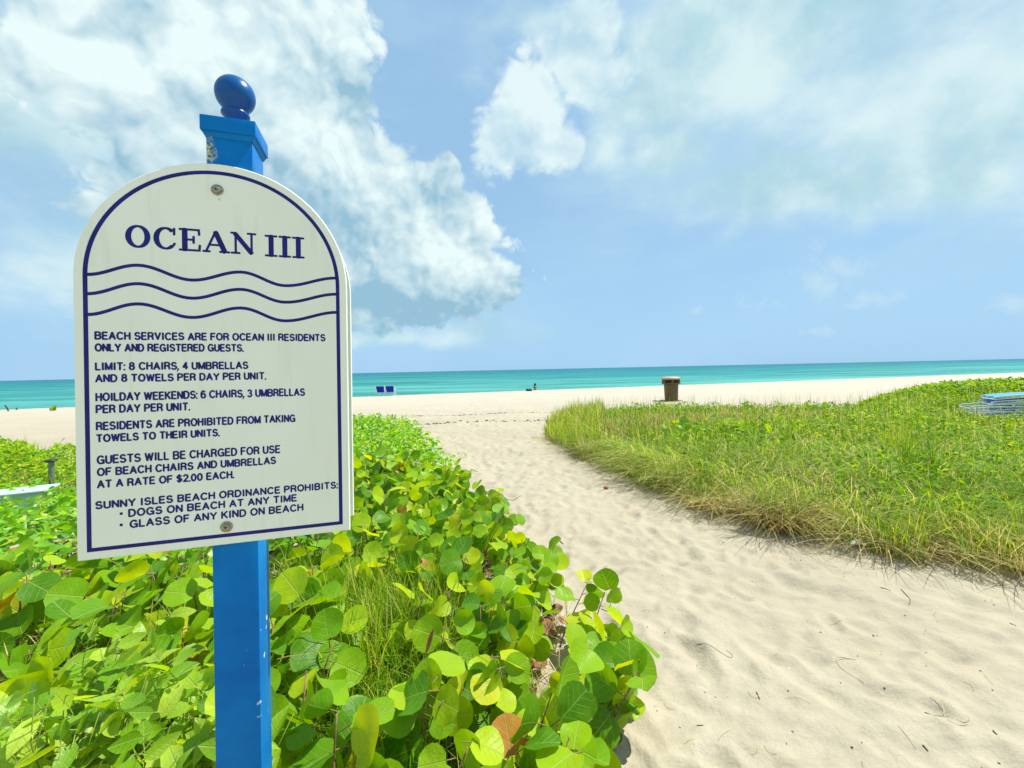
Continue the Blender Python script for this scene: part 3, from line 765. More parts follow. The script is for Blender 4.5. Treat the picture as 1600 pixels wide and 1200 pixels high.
def arc(cx_, cy_, rx, ry, a0, a1, n=14):
    return [(cx_ + rx * cos(radians(a0 + (a1 - a0) * i / n)), cy_ + ry * sin(radians(a0 + (a1 - a0) * i / n))) for i in range(n + 1)]
GL = {
 'A': (.72, [[(0, 0), (.36, 1), (.72, 0)], [(.13, .33), (.59, .33)]]),
 'B': (.64, [[(0, 0), (0, 1), (.34, 1)] + arc(.34, .765, .27, .235, 90, -90, 8)[1:] + [(0, .53)], [(.30, .53)] + arc(.35, .265, .29, .265, 90, -90, 8) + [(0, 0)]]),
 'C': (.70, [arc(.38, .5, .38, .5, 42, 318, 22)]),
 'D': (.66, [[(0, 0), (0, 1), (.26, 1)] + arc(.28, .5, .38, .5, 85, -85, 12) + [(.26, 0), (0, 0)]]),
 'E': (.56, [[(.55, 1), (0, 1), (0, 0), (.57, 0)], [(0, .52), (.5, .52)]]),
 'F': (.53, [[(.54, 1), (0, 1), (0, 0)], [(0, .52), (.47, .52)]]),
 'G': (.74, [arc(.38, .5, .38, .5, 42, 325, 22), [(.72, .0), (.72, .46), (.44, .46)]]),
 'H': (.62, [[(0, 0), (0, 1)], [(.62, 0), (.62, 1)], [(0, .53), (.62, .53)]]),
 'I': (0., [[(0, 0), (0, 1)]]),
 'K': (.62, [[(0, 0), (0, 1)], [(.6, 1), (0, .36)], [(.22, .58), (.63, 0)]]),
 'L': (.50, [[(0, 1), (0, 0), (.50, 0)]]),
 'M': (.76, [[(0, 0), (0, 1), (.38, .04), (.76, 1), (.76, 0)]]),
 'N': (.62, [[(0, 0), (0, 1), (.62, 0), (.62, 1)]]),
 'O': (.76, [arc(.38, .5, .38, .5, 90, 450, 26)]),
 'P': (.60, [[(0, 0), (0, 1), (.33, 1)] + arc(.33, .74, .27, .26, 88, -88, 8) + [(0, .48)]]),
 'R': (.63, [[(0, 0), (0, 1), (.33, 1)] + arc(.33, .75, .28, .25, 88, -88, 8) + [(0, .50)], [(.34, .5), (.55, .36), (.62, 0)]]),
 'S': (.62, [arc(.31, .745, .28, .255, 25, 250, 12) + arc(.31, .262, .31, .262, 70, -155, 12)]),
 'T': (.62, [[(0, 1), (.62, 1)], [(.31, 1), (.31, 0)]]),
 'U': (.62, [[(0, 1)] + arc(.31, .30, .31, .30, 180, 360, 10) + [(.62, 1)]]),
 'V': (.68, [[(0, 1), (.34, 0), (.68, 1)]]),
 'W': (.94, [[(0, 1), (.235, 0), (.47, .95), (.705, 0), (.94, 1)]]),
 'Y': (.68, [[(0, 1), (.34, .46), (.68, 1)], [(.34, .46), (.34, 0)]]),
 '8': (.58, [arc(.29, .765, .24, .235, -90, 270, 16), arc(.29, .265, .29, .265, 90, 450, 18)]),
 '4': (.58, [[(.42, 0), (.42, 1), (0, .28), (.60, .28)]]),
 '6': (.58, [arc(.31, .5, .31, .5, 50, 180, 9) + arc(.30, .31, .29, .31, 180, 520, 16)]),
 '3': (.56, [arc(.27, .76, .25, .24, 155, -85, 11), arc(.27, .265, .29, .265, 85, -155, 12)]),
 '2': (.56, [arc(.28, .72, .27, .28, 165, -30, 10) + [(0, 0), (.57, 0)]]),
 '0': (.56, [arc(.28, .5, .28, .5, 90, 450, 22)]),
 '$': (.60, [arc(.30, .73, .27, .22, 25, 250, 10) + arc(.30, .275, .29, .235, 70, -155, 10), [(.30, 1.1), (.30, -.1)]]),
}
def text_line(s, x0, x1, yb, cap_h, stroke=.00180, dots=()):
    gap = .30; pos = []; x = 0.
    for ch in s:
        if ch == ' ': x += .42; continue
        if ch in '.,:': pos.append((ch, x)); x += gap * .75 + .0; continue
        w = GL[ch][0]; x += .07 * (ch == 'I'); g2 = gap + .07 * (ch == 'I'); pos.append((ch, x)); x += w + g2
    wid = x - gap; k = (x1 - x0) / wid; R = Rib(); r = stroke
    for ch, px in pos:
        X = x0 + px * k
        jt = rng.normal(0, cap_h * .008)
        if ch in '.,:':
            X -= k * .04
            R.dot((X, yb + r * .9), r * 1.15)
            if ch == ':': R.dot((X, yb + cap_h * .62), r * 1.15)
            if ch == ',': R.line([(X, yb + r), (X - r * .8, yb - cap_h * .16)], r * .6)
            continue
        for pl in GL[ch][1]:
            Q = [(X + a * k, yb + jt + r + b * (cap_h - 2 * r)) for a, b in pl]; run = [Q[0]]
            for i in range(1, len(Q)):
                run.append(Q[i])
                if i < len(Q) - 1:
                    u = np.subtract(Q[i], Q[i - 1]); v = np.subtract(Q[i + 1], Q[i]); u = u / (np.linalg.norm(u) + 1e-12); v = v / (np.linalg.norm(v) + 1e-12)
                    if u @ v < .55: R.line(run, r, hgt=.0005 + rng.random() * .00012); run = [Q[i]]
            R.line(run, r, hgt=.0005 + rng.random() * .00012)
    for c in dots: R.dot(c, .0032)
    R.obj('text_line')
for a in [("BEACH SERVICES ARE FOR OCEAN III RESIDENTS", .0348, .4575, .4396, .0172), ("ONLY AND REGISTERED GUESTS.", .0348, .2925, .4157, .0172),
          ("LIMIT: 8 CHAIRS, 4 UMBRELLAS", .0348, .3012, .3778, .0172), ("AND 8 TOWELS PER DAY PER UNIT.", .0348, .3352, .3540, .0170),
          ("HOILDAY WEEKENDS: 6 CHAIRS, 3 UMBRELLAS", .0348, .4132, .3159, .0180), ("PER DAY PER UNIT.", .0348, .1917, .2915, .0178),
          ("RESIDENTS ARE PROHIBITED FROM TAKING", .0348, .3928, .2576, .0178), ("TOWELS TO THEIR UNITS.", .0348, .2450, .2337, .0170),
          ("GUESTS WILL BE CHARGED FOR USE", .0353, .3615, .1896, .0185), ("OF BEACH CHAIRS AND UMBRELLAS", .0353, .3526, .1657, .0173),
          ("AT A RATE OF $2.00 EACH.", .0350, .2708, .1412, .0171), ("SUNNY ISLES BEACH ORDINANCE PROHIBITS:", .0315, .4790, .0996, .0167)]:
    text_line(*a)
text_line("DOGS ON BEACH AT ANY TIME", .0855, .3935, .0784, .0170, dots=[(.0722, .0870)])
text_line("GLASS OF ANY KIND ON BEACH", .0875, .4063, .0557, .0172, dots=[(.0719, .0641)])
# serif title; (points, thick?) strokes on a unit-high cell
tk, tn = .112, .050
def ov(cx_, rx, a0, a1, n=30, cl=True):
    P = arc(cx_, .5, rx - tk, .5 - tn, a0, a1, n); r_ = [tn + (tk - tn) * abs(cos(radians(a0 + (a1 - a0) * i / n))) ** 1.3 for i in range(n + 1)]
    return P, r_
TG = {'O': (.92, [ov(.46, .46, 90, 450)]), 'C': (.86, [ov(.46, .46, 50, 310), ([(.78, .68), (.78, .96)], tn), ([(.80, .30), (.74, .18)], tn)]),
      'E': (.82, [([(.22, .04), (.22, .96)], tk), ([(.02, .04), (.78, .04), (.80, .28)], tn), ([(.02, .96), (.76, .96), (.78, .74)], tn), ([(.22, .51), (.55, .51)], tn), ([(.56, .36), (.56, .66)], tn)]),
      'A': (1.02, [([(.12, .04), (.50, .95)], tn), ([(.50, .92), (.86, .04)], tk), ([(.25, .34), (.70, .34)], tn), ([(0, .04), (.27, .04)], tn), ([(.66, .04), (1.04, .04)], tn)]),
      'N': (1.0, [([(.18, .04), (.18, .96)], tn), ([(.16, .93), (.82, .06)], tk * .92), ([(.83, .04), (.83, .96)], tn), ([(0, .04), (.34, .04)], tn), ([(0, .96), (.18, .96)], tn), ([(.67, .96), (1.0, .96)], tn)]),
      'I': (.46, [([(.23, .04), (.23, .96)], tk), ([(0, .04), (.46, .04)], tn), ([(0, .96), (.46, .96)], tn)])}
def title(s, x0, x1, yb, ch):
    gap = .10; x = 0; pos = []
    for c in s: pos.append((c, x)); x += TG[c][0] + gap
    k = (x1 - x0) / (x - gap); R = Rib()
    for c, px in pos:
        for P, r_ in TG[c][1]:
            R.line([(x0 + (px + a) * k, yb + b * ch) for a, b in P], np.asarray(r_) * ch if not np.isscalar(r_) else r_ * ch)
    R.obj('title_word')
title("OCEAN", .0858, .3205, .6290, .0470)
title("III", .3395, .4165, .6275, .0470)
def screw(s, t):
    c = SL(s, t, 0)
    def ring(prof):
        vs = []; tt = []; n = 24
        for r_, h in prof: vs += [(c[0] + r_ * cos(tau * j / n), c[1] - h, c[2] + r_ * sin(tau * j / n)) for j in range(n)]
        for i in range(len(prof) - 1):
            for j in range(n):
                a, b = i * n + j, i * n + (j + 1) % n; tt += [(a, b, b + n), (a, b + n, a + n)]
        return MB().add(vs, tt)
    sc_ = ring([(.0118, -.0005), (.0118, .0012), (.0108, .0019), (.0079, .0020), (.0079, .0034), (.0070, .0056), (.0045, .0066), (.0002, .0068)]).obj('screw', SCREWM, fb, auto=40)
    m = MB()
    for k in range(2):
        w, l = (.0009, .0034) if k else (.0034, .0009)
        m.box(c[0] - w, c[0] + w, c[1] - .00705 - k * .00006, c[1] - .0062, c[2] - l, c[2] + l)
    m.obj('screw_slot', DARK, fb, auto=None)
screw(.2492, .7635); screw(.2569, .0381)

# ------------------------------------------------------------------ litter bin
def b_bin(g, b):
    p = g.obj(); g.L(g.mix(g.SS(g.noise(p, 6, 4), .3, .7), (.085, .058, .012), (.12, .082, .018)), b.inputs['Base Color'])
BIN = mat('brown_bin_plastic', rough=.5, build=b_bin)
LIDM = mat('tan_bin_lid', (.34, .27, .17), .5)
bx_, by_ = gp(1049, 626)
bn = empty('litter_bin', (bx_, by_, float(sandz(bx_, by_)) - .01), 'round brown litter bin with domed lid standing alone on the sand near the water', 'bin')
MB().box(-.40, .40, -.36, .36, .0, .05, .015).obj('base_slab', BIN, bn)
MB().lathe([(.0, .05), (.27, .05), (.275, .09), (.285, .12), (.31, .74), (.315, .80), (.30, .80), (.25, .15), (0, .15)], 28).obj('barrel', BIN, bn)
MB().lathe([(.30, .765), (.36, .77), (.40, .80), (.405, .84), (.375, .85), (.30, .845)], 28).obj('rim', BIN, bn)
MB().lathe([(.0, .80), (.26, .81), (.262, .99), (0, 1.0)], 24).obj('liner', DARK, bn)
for k in range(6):
    a = tau * k / 6 + .35
    M_ = Matrix.Rotation(a, 4, 'Z'); MB().box(.345, .395, -.045, .045, .84, 1.03, .008, M=M_).obj('lid_post', BIN, bn)
MB().lathe([(.41, .985), (.42, 1.0), (.415, 1.05), (.34, 1.095), (.2, 1.115), (0, 1.12)], 28).obj('lid', LIDM, bn)

# ------------------------------------------------------------------ blue beach chairs at the water's edge
SLING = mat('blue_sling_fabric', (.006, .03, .36), .8, .2)
WHITEF = mat('white_frame', (.78, .80, .78), .4)
def beach_chair(x, y, rz, label):
    c = empty('beach_chair', (x, y, float(sandz(x, y))), label, 'chair', 'blue beach chairs side by side at the shoreline', rz)
    bk = MB(); a = radians(16)
    pts = lambda sx, s: (sx * (.235 + .035 * s), -.05 - sin(a) * s * .62, .26 + cos(a) * s * .40)
    v = [pts(-1, 0), pts(1, 0), pts(1, 1), pts(-1, 1)]; v += [(p[0], p[1] + .018, p[2]) for p in v]
    bk.add(v, [(0, 1, 2), (0, 2, 3), (4, 6, 5), (4, 7, 6), (0, 4, 5), (0, 5, 1), (3, 2, 6), (3, 6, 7), (0, 3, 7), (0, 7, 4), (1, 5, 6), (1, 6, 2)])
    bk.obj('backrest', SLING, c, auto=30)
    MB().box(-.25, .25, -.02, .44, .235, .255, .004).obj('seat', SLING, c)
    for s in (-1, 1):
        MB().tube([pts(s * 1.07, -.1), pts(s * 1.07, .5), pts(s * 1.07, 1.04)], .016, 6).obj('back_rail', WHITEF, c)
        MB().tube([(s * .30, -.14, 0), (s * .30, -.08, .24), (s * .29, -.10, .42)], .016, 6).obj('leg', WHITEF, c)
        MB().tube([(s * .28, .46, 0), (s * .28, .42, .25)], .016, 6).obj('leg', WHITEF, c)
        MB().tube([(s * .30, -.16, .43), (s * .30, .30, .43)], .02, 6).obj('armrest', WHITEF, c)
    MB().tube([(-.29, -.12, .12), (.29, -.12, .12)], .012, 6).obj('stretcher', WHITEF, c)
bx1, by1 = gp(595.5, 618.6); beach_chair(bx1, by1, radians(-2), 'blue beach chair seen from behind at the shoreline, the one nearer the sign board')
bx2, by2 = gp(610, 618.2); beach_chair(bx2, by2, radians(4), 'blue beach chair seen from behind at the shoreline, the right one of the pair')

# ------------------------------------------------------------------ seated person
SKIN = mat('skin', (.36, .20, .12), .5); HAIR = mat('dark_hair', (.012, .009, .008), .6); SUIT = mat('dark_swimsuit', (.03, .025, .03), .7)
TOWEL = mat('white_towel', (.80, .78, .74), .9, .1)
pxx, pyy = gp(836.5, 608.8); pz = float(sandz(pxx, pyy))
person = empty('person', (pxx, pyy, pz - .03), 'person with dark hair sitting on the sand at the water line with legs stretched out', 'person')
person.rotation_euler = (0, 0, radians(20)); person.scale = (.86,) * 3
def skin_body():
    V_ = [(0, 0, .12), (.0, .0, .26), (-.02, 0, .42), (-.03, 0, .52), (-.035, 0, .58), (-.04, .0, .66), (-.04, .0, .75),
          (-.09, .09, .11), (-.50, .12, .26), (-.88, .13, .06), (-1.0, .13, .13),
          (-.09, -.09, .11), (-.48, -.12, .22), (-.88, -.11, .06), (-1.0, -.11, .13),
          (-.03, .17, .50), (.08, .22, .28), (.16, .24, .05), (-.03, -.17, .50), (-.06, -.22, .28), (-.18, -.24, .06),
          (.17, .25, .0), (-.24, -.25, .02)]
    E_ = [(0, 1), (1, 2), (2, 3), (3, 4), (4, 5), (5, 6), (0, 7), (7, 8), (8, 9), (9, 10), (0, 11), (11, 12), (12, 13), (13, 14), (3, 15), (15, 16), (16, 17), (3, 18), (18, 19), (19, 20), (17, 21), (20, 22)]
    R_2 = [.15, .12, .14, .12, .055, .085, .08, .095, .065, .04, .035, .095, .065, .04, .035, .06, .045, .03, .06, .045, .03, .025, .025]
    me = bpy.data.meshes.new('body'); me.from_pydata(V_, E_, []); o = link('body', me, person)
    m = o.modifiers.new('skin', 'SKIN'); sv = me.skin_vertices[0].data
    for i, r_ in enumerate(R_2): sv[i].radius = (r_, r_ * (.72 if i in (1, 2, 3) else 1))
    sv[0].use_root = True
    o.modifiers.new('sub', 'SUBSURF').levels = 1; me.materials.append(SKIN); return o
skin_body()
MB().lathe([(.001, .80), (.06, .79), (.10, .74), (.105, .68), (.10, .60), (.07, .55), (.05, .56)], 14, (-.02, 0, .02)).obj('hair', HAIR, person)
MB().lathe([(.13, .38), (.155, .42), (.15, .47), (.14, .49)], 14, (-.01, 0, 0)).obj('swimsuit_top', SUIT, person)
MB().lathe([(.10, .02), (.175, .06), (.175, .16), (.15, .20)], 14, (0, 0, 0)).obj('swimsuit_bottom', SUIT, person)
tw = MB().box(-.55, .35, -.32, .32, 0, .02, .008).obj('beach_towel', TOWEL, label='white towel spread under the seated person at the water line', cat='towel')
tw.location = (pxx, pyy, pz - .02); tw.rotation_euler = (0, 0, radians(12))
for i, (qx, lab) in enumerate(((824.5, 'small dark bag on the sand left of the seated person, farther one'), (828.4, 'small dark bag on the sand beside the seated person, nearer one'))):
    xx_, yy_ = gp(qx, 611.0)
    b_ = MB().lathe([(0, 0), (.11, 0), (.14, .05), (.12, .13), (.05, .17), (0, .17)], 12).tube([(-.05, 0, .15), (-.03, 0, .21), (.03, 0, .21), (.05, 0, .15)], .01, 5).obj('beach_bag', DARK, label=lab, cat='bag')
    b_.location = (xx_, yy_, float(sandz(xx_, yy_)) - .01)

# ------------------------------------------------------------------ driftwood, sprigs, far debris
WOOD = mat('wet_driftwood', (.05, .035, .025), .8)
dx_, dy_ = gp(1391, 588.2)
o = MB().tube([(-.45, 0, .05), (-.15, .04, .10), (.2, -.02, .08), (.50, .02, .04)], [.05, .09, .08, .03], 7).obj('driftwood_log', WOOD, label='dark driftwood log lying at the water line above the dune grass', cat='log'); o.location = (dx_, dy_, float(sandz(dx_, dy_)))
dx_, dy_ = gp(11, 642.5)
o = MB().tube([(-.1, 0, .30), (0, .02, .14), (.08, 0, -.02)], [.03, .035, .03], 6).obj('driftwood_stick', WOOD, label='short dark stick poking from the sand at the far left shoreline', cat='stick'); o.location = (dx_, dy_, float(sandz(dx_, dy_)))
for (qx, qy, hh, lab) in ((83, 641.5, .34, 'small bright green sprig growing alone on the sand near the left shoreline'), (26, 640.5, .22, 'faint thin sprout near the dark stick at the left shoreline')):
    dx_, dy_ = gp(qx, qy); k = 46 if hh > .3 else 10
    r0_ = np.zeros((k, 3)); r0_[:, :2] = rng.normal(0, .05 if hh > .3 else .02, (k, 2))
    o = blades('beach_sprig', r0_, rng.uniform(.6, 1.2, k) * hh, rng.uniform(.2, .8, k), .035, rng.random(k) * .3 + .2, GRASS, label=lab, cat='plant'); o.location = (dx_, dy_, float(sandz(dx_, dy_)))

# ------------------------------------------------------------------ lounger stack at the right edge
FR = mat('pale_lounger_frame', (.74, .79, .74), .4); SL2 = mat('bright_blue_sling', (.02, .26, .72), .7, .3)
def arch(x, k): return .10 * (1 - ((x - .95) / 1.05) ** 2) * k
def lounger(xo, z0, label, sling, yo=0):
    lx, ly = LOUNGE
    c = empty('sun_lounger', (lx + xo * .9 + .06, ly - xo * .4, z0), label, 'sun lounger', 'stack of sun loungers lying in the dune grass', radians(-30))
    xs = np.linspace(0, 2.0, 16)
    if z0 < .2:
        for xq in (.12, 1.85):
            for yy_ in (.02, .60): MB().tube([(xq, yy_, arch(xq, 1)), (xq, yy_, -z0 - .02)], .018, 6).obj('leg', FR, c)
    for (yy_) in (0., .62):
        for zz in (0, .055):
            MB().tube([(x, yy_, zz + arch(x, 1)) for x in xs], .0155, 6).obj('side_rail', FR, c)
        for xq in (.01, .68, 1.30, 1.97):
            MB().box(xq - .02, xq + .02, yy_ - .013, yy_ + .013, arch(xq, 1) - .005, arch(xq, 1) + .06, .003).obj('rail_spacer', FR, c)
    for xq in (.0, .66, 1.32, 2.0):
        MB().tube([(xq, 0, arch(xq, 1) + .01), (xq, .62, arch(xq, 1) + .01)], .012, 6).obj('cross_bar', FR, c)
    mb_ = MB(); zt = .066 if sling == 2 else .028
    v = []; n = len(xs) - 1
    for x in (xs[:-1] + .03 if sling == 2 else np.linspace(.42, 1.95, 15)):
        for yy_ in (.016, .30, .604):
            v.append((x, yy_, arch(x, 1) + zt - (.012 if yy_ == .30 else 0)))
    m_ = len(v); v += [(a, b, c_ - .004) for a, b, c_ in v]
    t = []
    for i in range(n - 1):
        for j in range(2):
            a = i * 3 + j; t += [(a, a + 3, a + 4), (a, a + 4, a + 1), (m_ + a, m_ + a + 4, m_ + a + 3), (m_ + a, m_ + a + 1, m_ + a + 4)]
    mb_.add(v, t).obj('sling', SL2, c, auto=None)
for a in ((.16, .16, 'lowest sun lounger of the stack at the right edge, pale frame down in the grass', 1), (.07, .272, 'second sun lounger from the bottom of the stack at the right edge', 1),
          (.0, .384, 'middle sun lounger of the stack, whose frame sticks out farthest to the left', 1), (.36, .496, 'fourth sun lounger up in the stack, blue sling showing under the top one', 2),
          (.40, .608, 'top sun lounger of the stack with bright blue sling', 2)):
    lounger(*a)

# ------------------------------------------------------------------ path light and pale board in the left bed
MET = mat('weathered_metal', (.16, .20, .14), .5, metal=.3)
lx, ly = PLIGHT
pl = empty('path_light', (lx, ly, 0), 'slim grey-green path light with flat black cap standing in the dune plants', 'path light')
MB().lathe([(.0, .0), (.027, .0), (.027, .56), (0, .56)], 14).obj('pole', MET, pl)
MB().lathe([(.0, .555), (.04, .555), (.066, .570), (.06, .582), (.02, .586), (0, .586)], 18).obj('cap', DARK, pl)
PALE = mat('pale_blue_plastic', (.40, .56, .62), .5)
x1, y1 = gp(-40, 771, .36); x2, y2 = gp(84, 758, .36)
dv = Vector((x2 - x1, y2 - y1, 0)); ln_ = dv.length
o = MB().box(0, ln_, -.16, .16, -.012, .012, .01).obj('pale_board', PALE, label='pale blue-white board lying among the plants below the path light', cat='board')
o.location = (x1, y1, .335); o.rotation_euler = (0, 0, math.atan2(dv.y, dv.x))
MB().box(0.05, ln_ - .05, -.12, .12, -.35, -.011, .01).obj('board_support', PALE, o)

# ------------------------------------------------------------------ LEFT BED planting
GM = [GRAPE, PETI]
P_S1 = [(.0, .72), (.12, 1.05), (.27, 1.5), (.45, 2.0), (.34, 2.55), (-.02, 2.95), (-1.0, 2.75), (-.95, 1.5), (-.70, .72)]
P_S2 = [(-.12, 2.95), (-.42, 4.0), (-.74, 5.1), (-2.6, 5.1), (-2.2, 3.6), (-1.0, 2.75)]
P_S3 = [(-1.0, 2.75), (-.92, 1.9), (-.85, 1.4), (-1.3, 1.45), (-2.1, 1.6), (-3.4, 2.45)]
hx1, hy1 = gp(780, 1120, .1); hx2, hy2 = gp(600, 955, .35); hx3, hy3 = gp(590, 1075, .3); hx4, hy4 = gp(510, 890, .35)
shrub('sea_grape_shrub', 'large sea grape shrub right of the blue post, spilling over the sand path', P_S1, 60, .47, .13, 8, (.042, .072), mats=GM,
      holes=[(hx1, hy1, .15, .7), (hx2, hy2, .25, .93), (hx3, hy3, .22, .95), (hx4, hy4, .17, .85)], cam_bias=.55, overhang=.15)
shrub('sea_grape_shrub', 'sea grape shrub farther up the left side of the path, behind the large-leaved one', P_S2, 38, .50, .12, 8, (.044, .072), mats=GM, cam_bias=.6)
hx, hy = gp(210, 985, .35)
shrub('sea_grape_shrub', 'sea grape shrub with round leaves left of the blue post below the notice board', P_S3, 38, .45, .12, 8, (.048, .080), mats=GM, cam_bias=.6, holes=[(hx, hy, .27, .92)])
P_S4 = [gp(0, 1120, .45), gp(60, 1065, .45), gp(200, 1020, .45), gp(345, 1000, .45), gp(420, 1080, .45), gp(440, 1300, .45), gp(-150, 1300, .45), gp(-150, 1150, .45)]
shrub('ovate_leaf_shrub', 'pale green shrub with small pointed leaves at the bottom left corner', P_S4, 130, .54, .09, 10, (.030, .052), kind='ovate', mats=[OVATE, GSTEM],
      cam_bias=.35, overhang=.1, tlo=.5, lenp=.008, smesh=GSTEMS)
P_D1 = [(-3.4, 2.45), (-1.0, 2.75), (-2.2, 3.6), (-2.6, 5.1), (-5.4, 5.0), (-6.6, 4.6), (-5.6, 4.2), (-5.0, 2.9)]
shrub('dense_round_leaf_shrub', 'dense shrub with small bright leaves at the left edge beside the notice board', P_D1, 46, .50, .12, 11, (.036, .058), kind='spat', mats=[NAUP, PETI], cam_bias=.4, stems=False)
P_D2 = [(-.74, 5.1), (-1.15, 6.4), (-1.75, 8.2), (-2.4, 10.0), (-3.0, 11.2), (-4.5, 12.0), (-6.0, 10.5), (-6.2, 7.2), (-5.4, 5.0), (-2.6, 5.1)]
shrub('low_dune_shrub', 'low bright green shrub with tiny leaves at the far end of the left bed', P_D2, 38, .40, .10, 11, (.034, .055), kind='spat', mats=[NAUP, PETI], cam_bias=.3, stems=False)
# vine carpet in the far left
P_E = [(-5.4, 5.0), (-6.0, 7.2), (-7.6, 6.9), (-9.9, 8.5), (-12, 8.5), (-12, 6), (-6.6, 4.6)]
def carpet(name, poly, dens, h, size, m, kind='spat', label=None, cat=None, cond=None, hfun=None):
    q = rand_in(poly, dens, cond); n = len(q); ed = edge_dist(q, poly)
    H = (h * np.clip(.45 + ed * 1.2, 0, 1) if hfun is None else hfun(q)) * low_zone(q) * (.70 + .45 * clump(q[:, ::-1] + 3.))
    z = H * (1 - rng.random(n) ** 2.2 * .8)
    az = rng.uniform(0, tau, n); od = unit(np.stack([np.cos(az), np.sin(az), rng.uniform(0, .9, n)], 1))
    nn = unit(np.array([0, -.25, .7]) + rng.normal(0, .42, (n, 3)))
    return leaf_mass(name, kind, [m, PETI], np.stack([q[:, 0], q[:, 1], z], 1), od, nn, rng.uniform(*size, n), np.clip(rng.random(n) * .7 + .5 * (clump(q * .8) - .3), 0, .98), label=label, cat=cat)
carpet('dune_vine', P_E, 1000, .50, (.024, .042), MATLEAF, label='mass of low vine leaves covering the dune at the far left')
q = rand_in(P_E, 130); n = len(q)
blades('dune_grass', np.stack([q[:, 0], q[:, 1], np.full(n, .15)], 1), rng.uniform(.2, .42, n), rng.uniform(.1, .8, n), .009, rng.random(n) * .6, GRASS, kind='stuff', label='grass shoots standing up through the far left dune vines')
# grass among the sea grape
def patch(cx_, cy_, r, n, L, zb=0., bend=(.15, .9), w=(.004, .008), tl=(.1, .95), yscale=1.):
    a = rng.uniform(0, tau, n); rr_ = r * np.sqrt(rng.random(n)); R_ = np.stack([cx_ + rr_ * np.cos(a), cy_ + rr_ * np.sin(a) * yscale, np.full(n, zb)], 1)
    return R_, rng.uniform(*L, n), rng.uniform(*bend, n), rng.uniform(*w, n), rng.uniform(*tl, n)
def patches(name, lst, m, **k):
    A = [patch(*a[0], **a[1]) for a in lst]; return blades(name, *[np.concatenate([x[i] for x in A]) for i in range(5)], m, **k)
patches('bed_grass', [((hx2, hy2, .36, 3600, (.40, .70)), {'w': (.005, .009), 'tl': (.35, 1)}), ((hx4, hy4, .28, 1200, (.36, .64)), {'w': (.005, .009), 'tl': (.3, .95)}), ((hx1, hy1, .26, 260, (.12, .32)), {}), ((hx3, hy3, .28, 1500, (.28, .56)), {'w': (.005, .009), 'tl': (.3, .95)}), ((-.55, 2.2, .45, 800, (.3, .56)), {}), ((-.45, 1.25, .35, 500, (.2, .45)), {})],
        GRASS, kind='stuff', label='thin grass blades growing up through the sea grape right of the post')
patches('bed_grass', [((hx, hy, .32, 1500, (.28, .52)), {}), ((-1.9, 1.9, .5, 700, (.3, .5)), {}), ((-2.4, 2.6, .5, 700, (.3, .5)), {})], GRASS, kind='stuff', label='thin grass blades growing up through the sea grape left of the post')
# litter under the shrubs
q = rand_in(LEFT, 60, lambda a: (a[:, 1] < 4) & in_view(a)); n = len(q)
leaf_mass('leaf_litter', 'round', [DEAD, DEAD], np.stack([q[:, 0], q[:, 1], rng.uniform(.005, .05, n)], 1), unit(np.stack([rng.normal(0, 1, n), rng.normal(0, 1, n), np.zeros(n)], 1)),
          unit(np.array([0, 0, 1]) + rng.normal(0, .25, (n, 3))), rng.uniform(.03, .07, n), rng.random(n), label='brown dead leaves lying in the shade under the shrubs')
q = rand_in(LEFT, 420, lambda a: (a[:, 1] < 3.6) & in_view(a)); n = len(q)
blades('dry_stalks', np.stack([q[:, 0], q[:, 1], np.zeros(n)], 1), rng.uniform(.1, .3, n), rng.uniform(.6, 1.9, n), .005, rng.random(n), STRAW, kind='stuff', label='dry straw and stalks on the ground beneath the shrubs')
def dead(px, py, h, s, m, lab, nrm=(0, -.4, 1), kd='round'):
    x_, y_ = gp(px, py, h); v, t, uv, mi = TPL[kd][int(px) % 5]
    o = link('fallen_leaf', raw('fallen_leaf', v * s, t, [m, m], uv=uv, matidx=mi), label=lab, cat='leaf')
    o.location = (x_, y_, h); o.rotation_mode = 'QUATERNION'; o.rotation_quaternion = Vector(nrm).to_track_quat('Z', 'Y') @ Vector((0, 0, 1)).rotation_difference(Vector((0, 0, 1)))
dead(762, 1122, .07, .105, DEAD, 'large curled brown dead leaf in the shade under the sea grape beside the path')
dead(822, 1160, .06, .07, DEADRED, 'reddish brown dead leaf below the large curled one under the sea grape', (.3, -.6, .8))
dead(674, 1002, .46, .05, DEADRED, 'terracotta red withered leaf caught in the grass right of the post', (-1, -.35, .5), 'ovate')
dead(663, 878, .50, .028, DEADRED, 'small red withered leaf up among the pale sea grape leaves behind the grass', (.8, -.5, .6), 'ovate')

# ------------------------------------------------------------------ RIGHT DUNE planting
fr = lambda q: in_view(q, .1)
def zone(q): return .5 + .5 * np.sin(q[:, 0] * 1.3 + 2 * np.sin(q[:, 1] * .9)) * np.cos(q[:, 1] * 1.1 + q[:, 0] * .4)
def duneh(q):
    ed = edge_dist(q, RIGHT); return .31 * np.clip(.30 + ed * 1.0, 0, 1) * (.82 + .3 * zone(q))
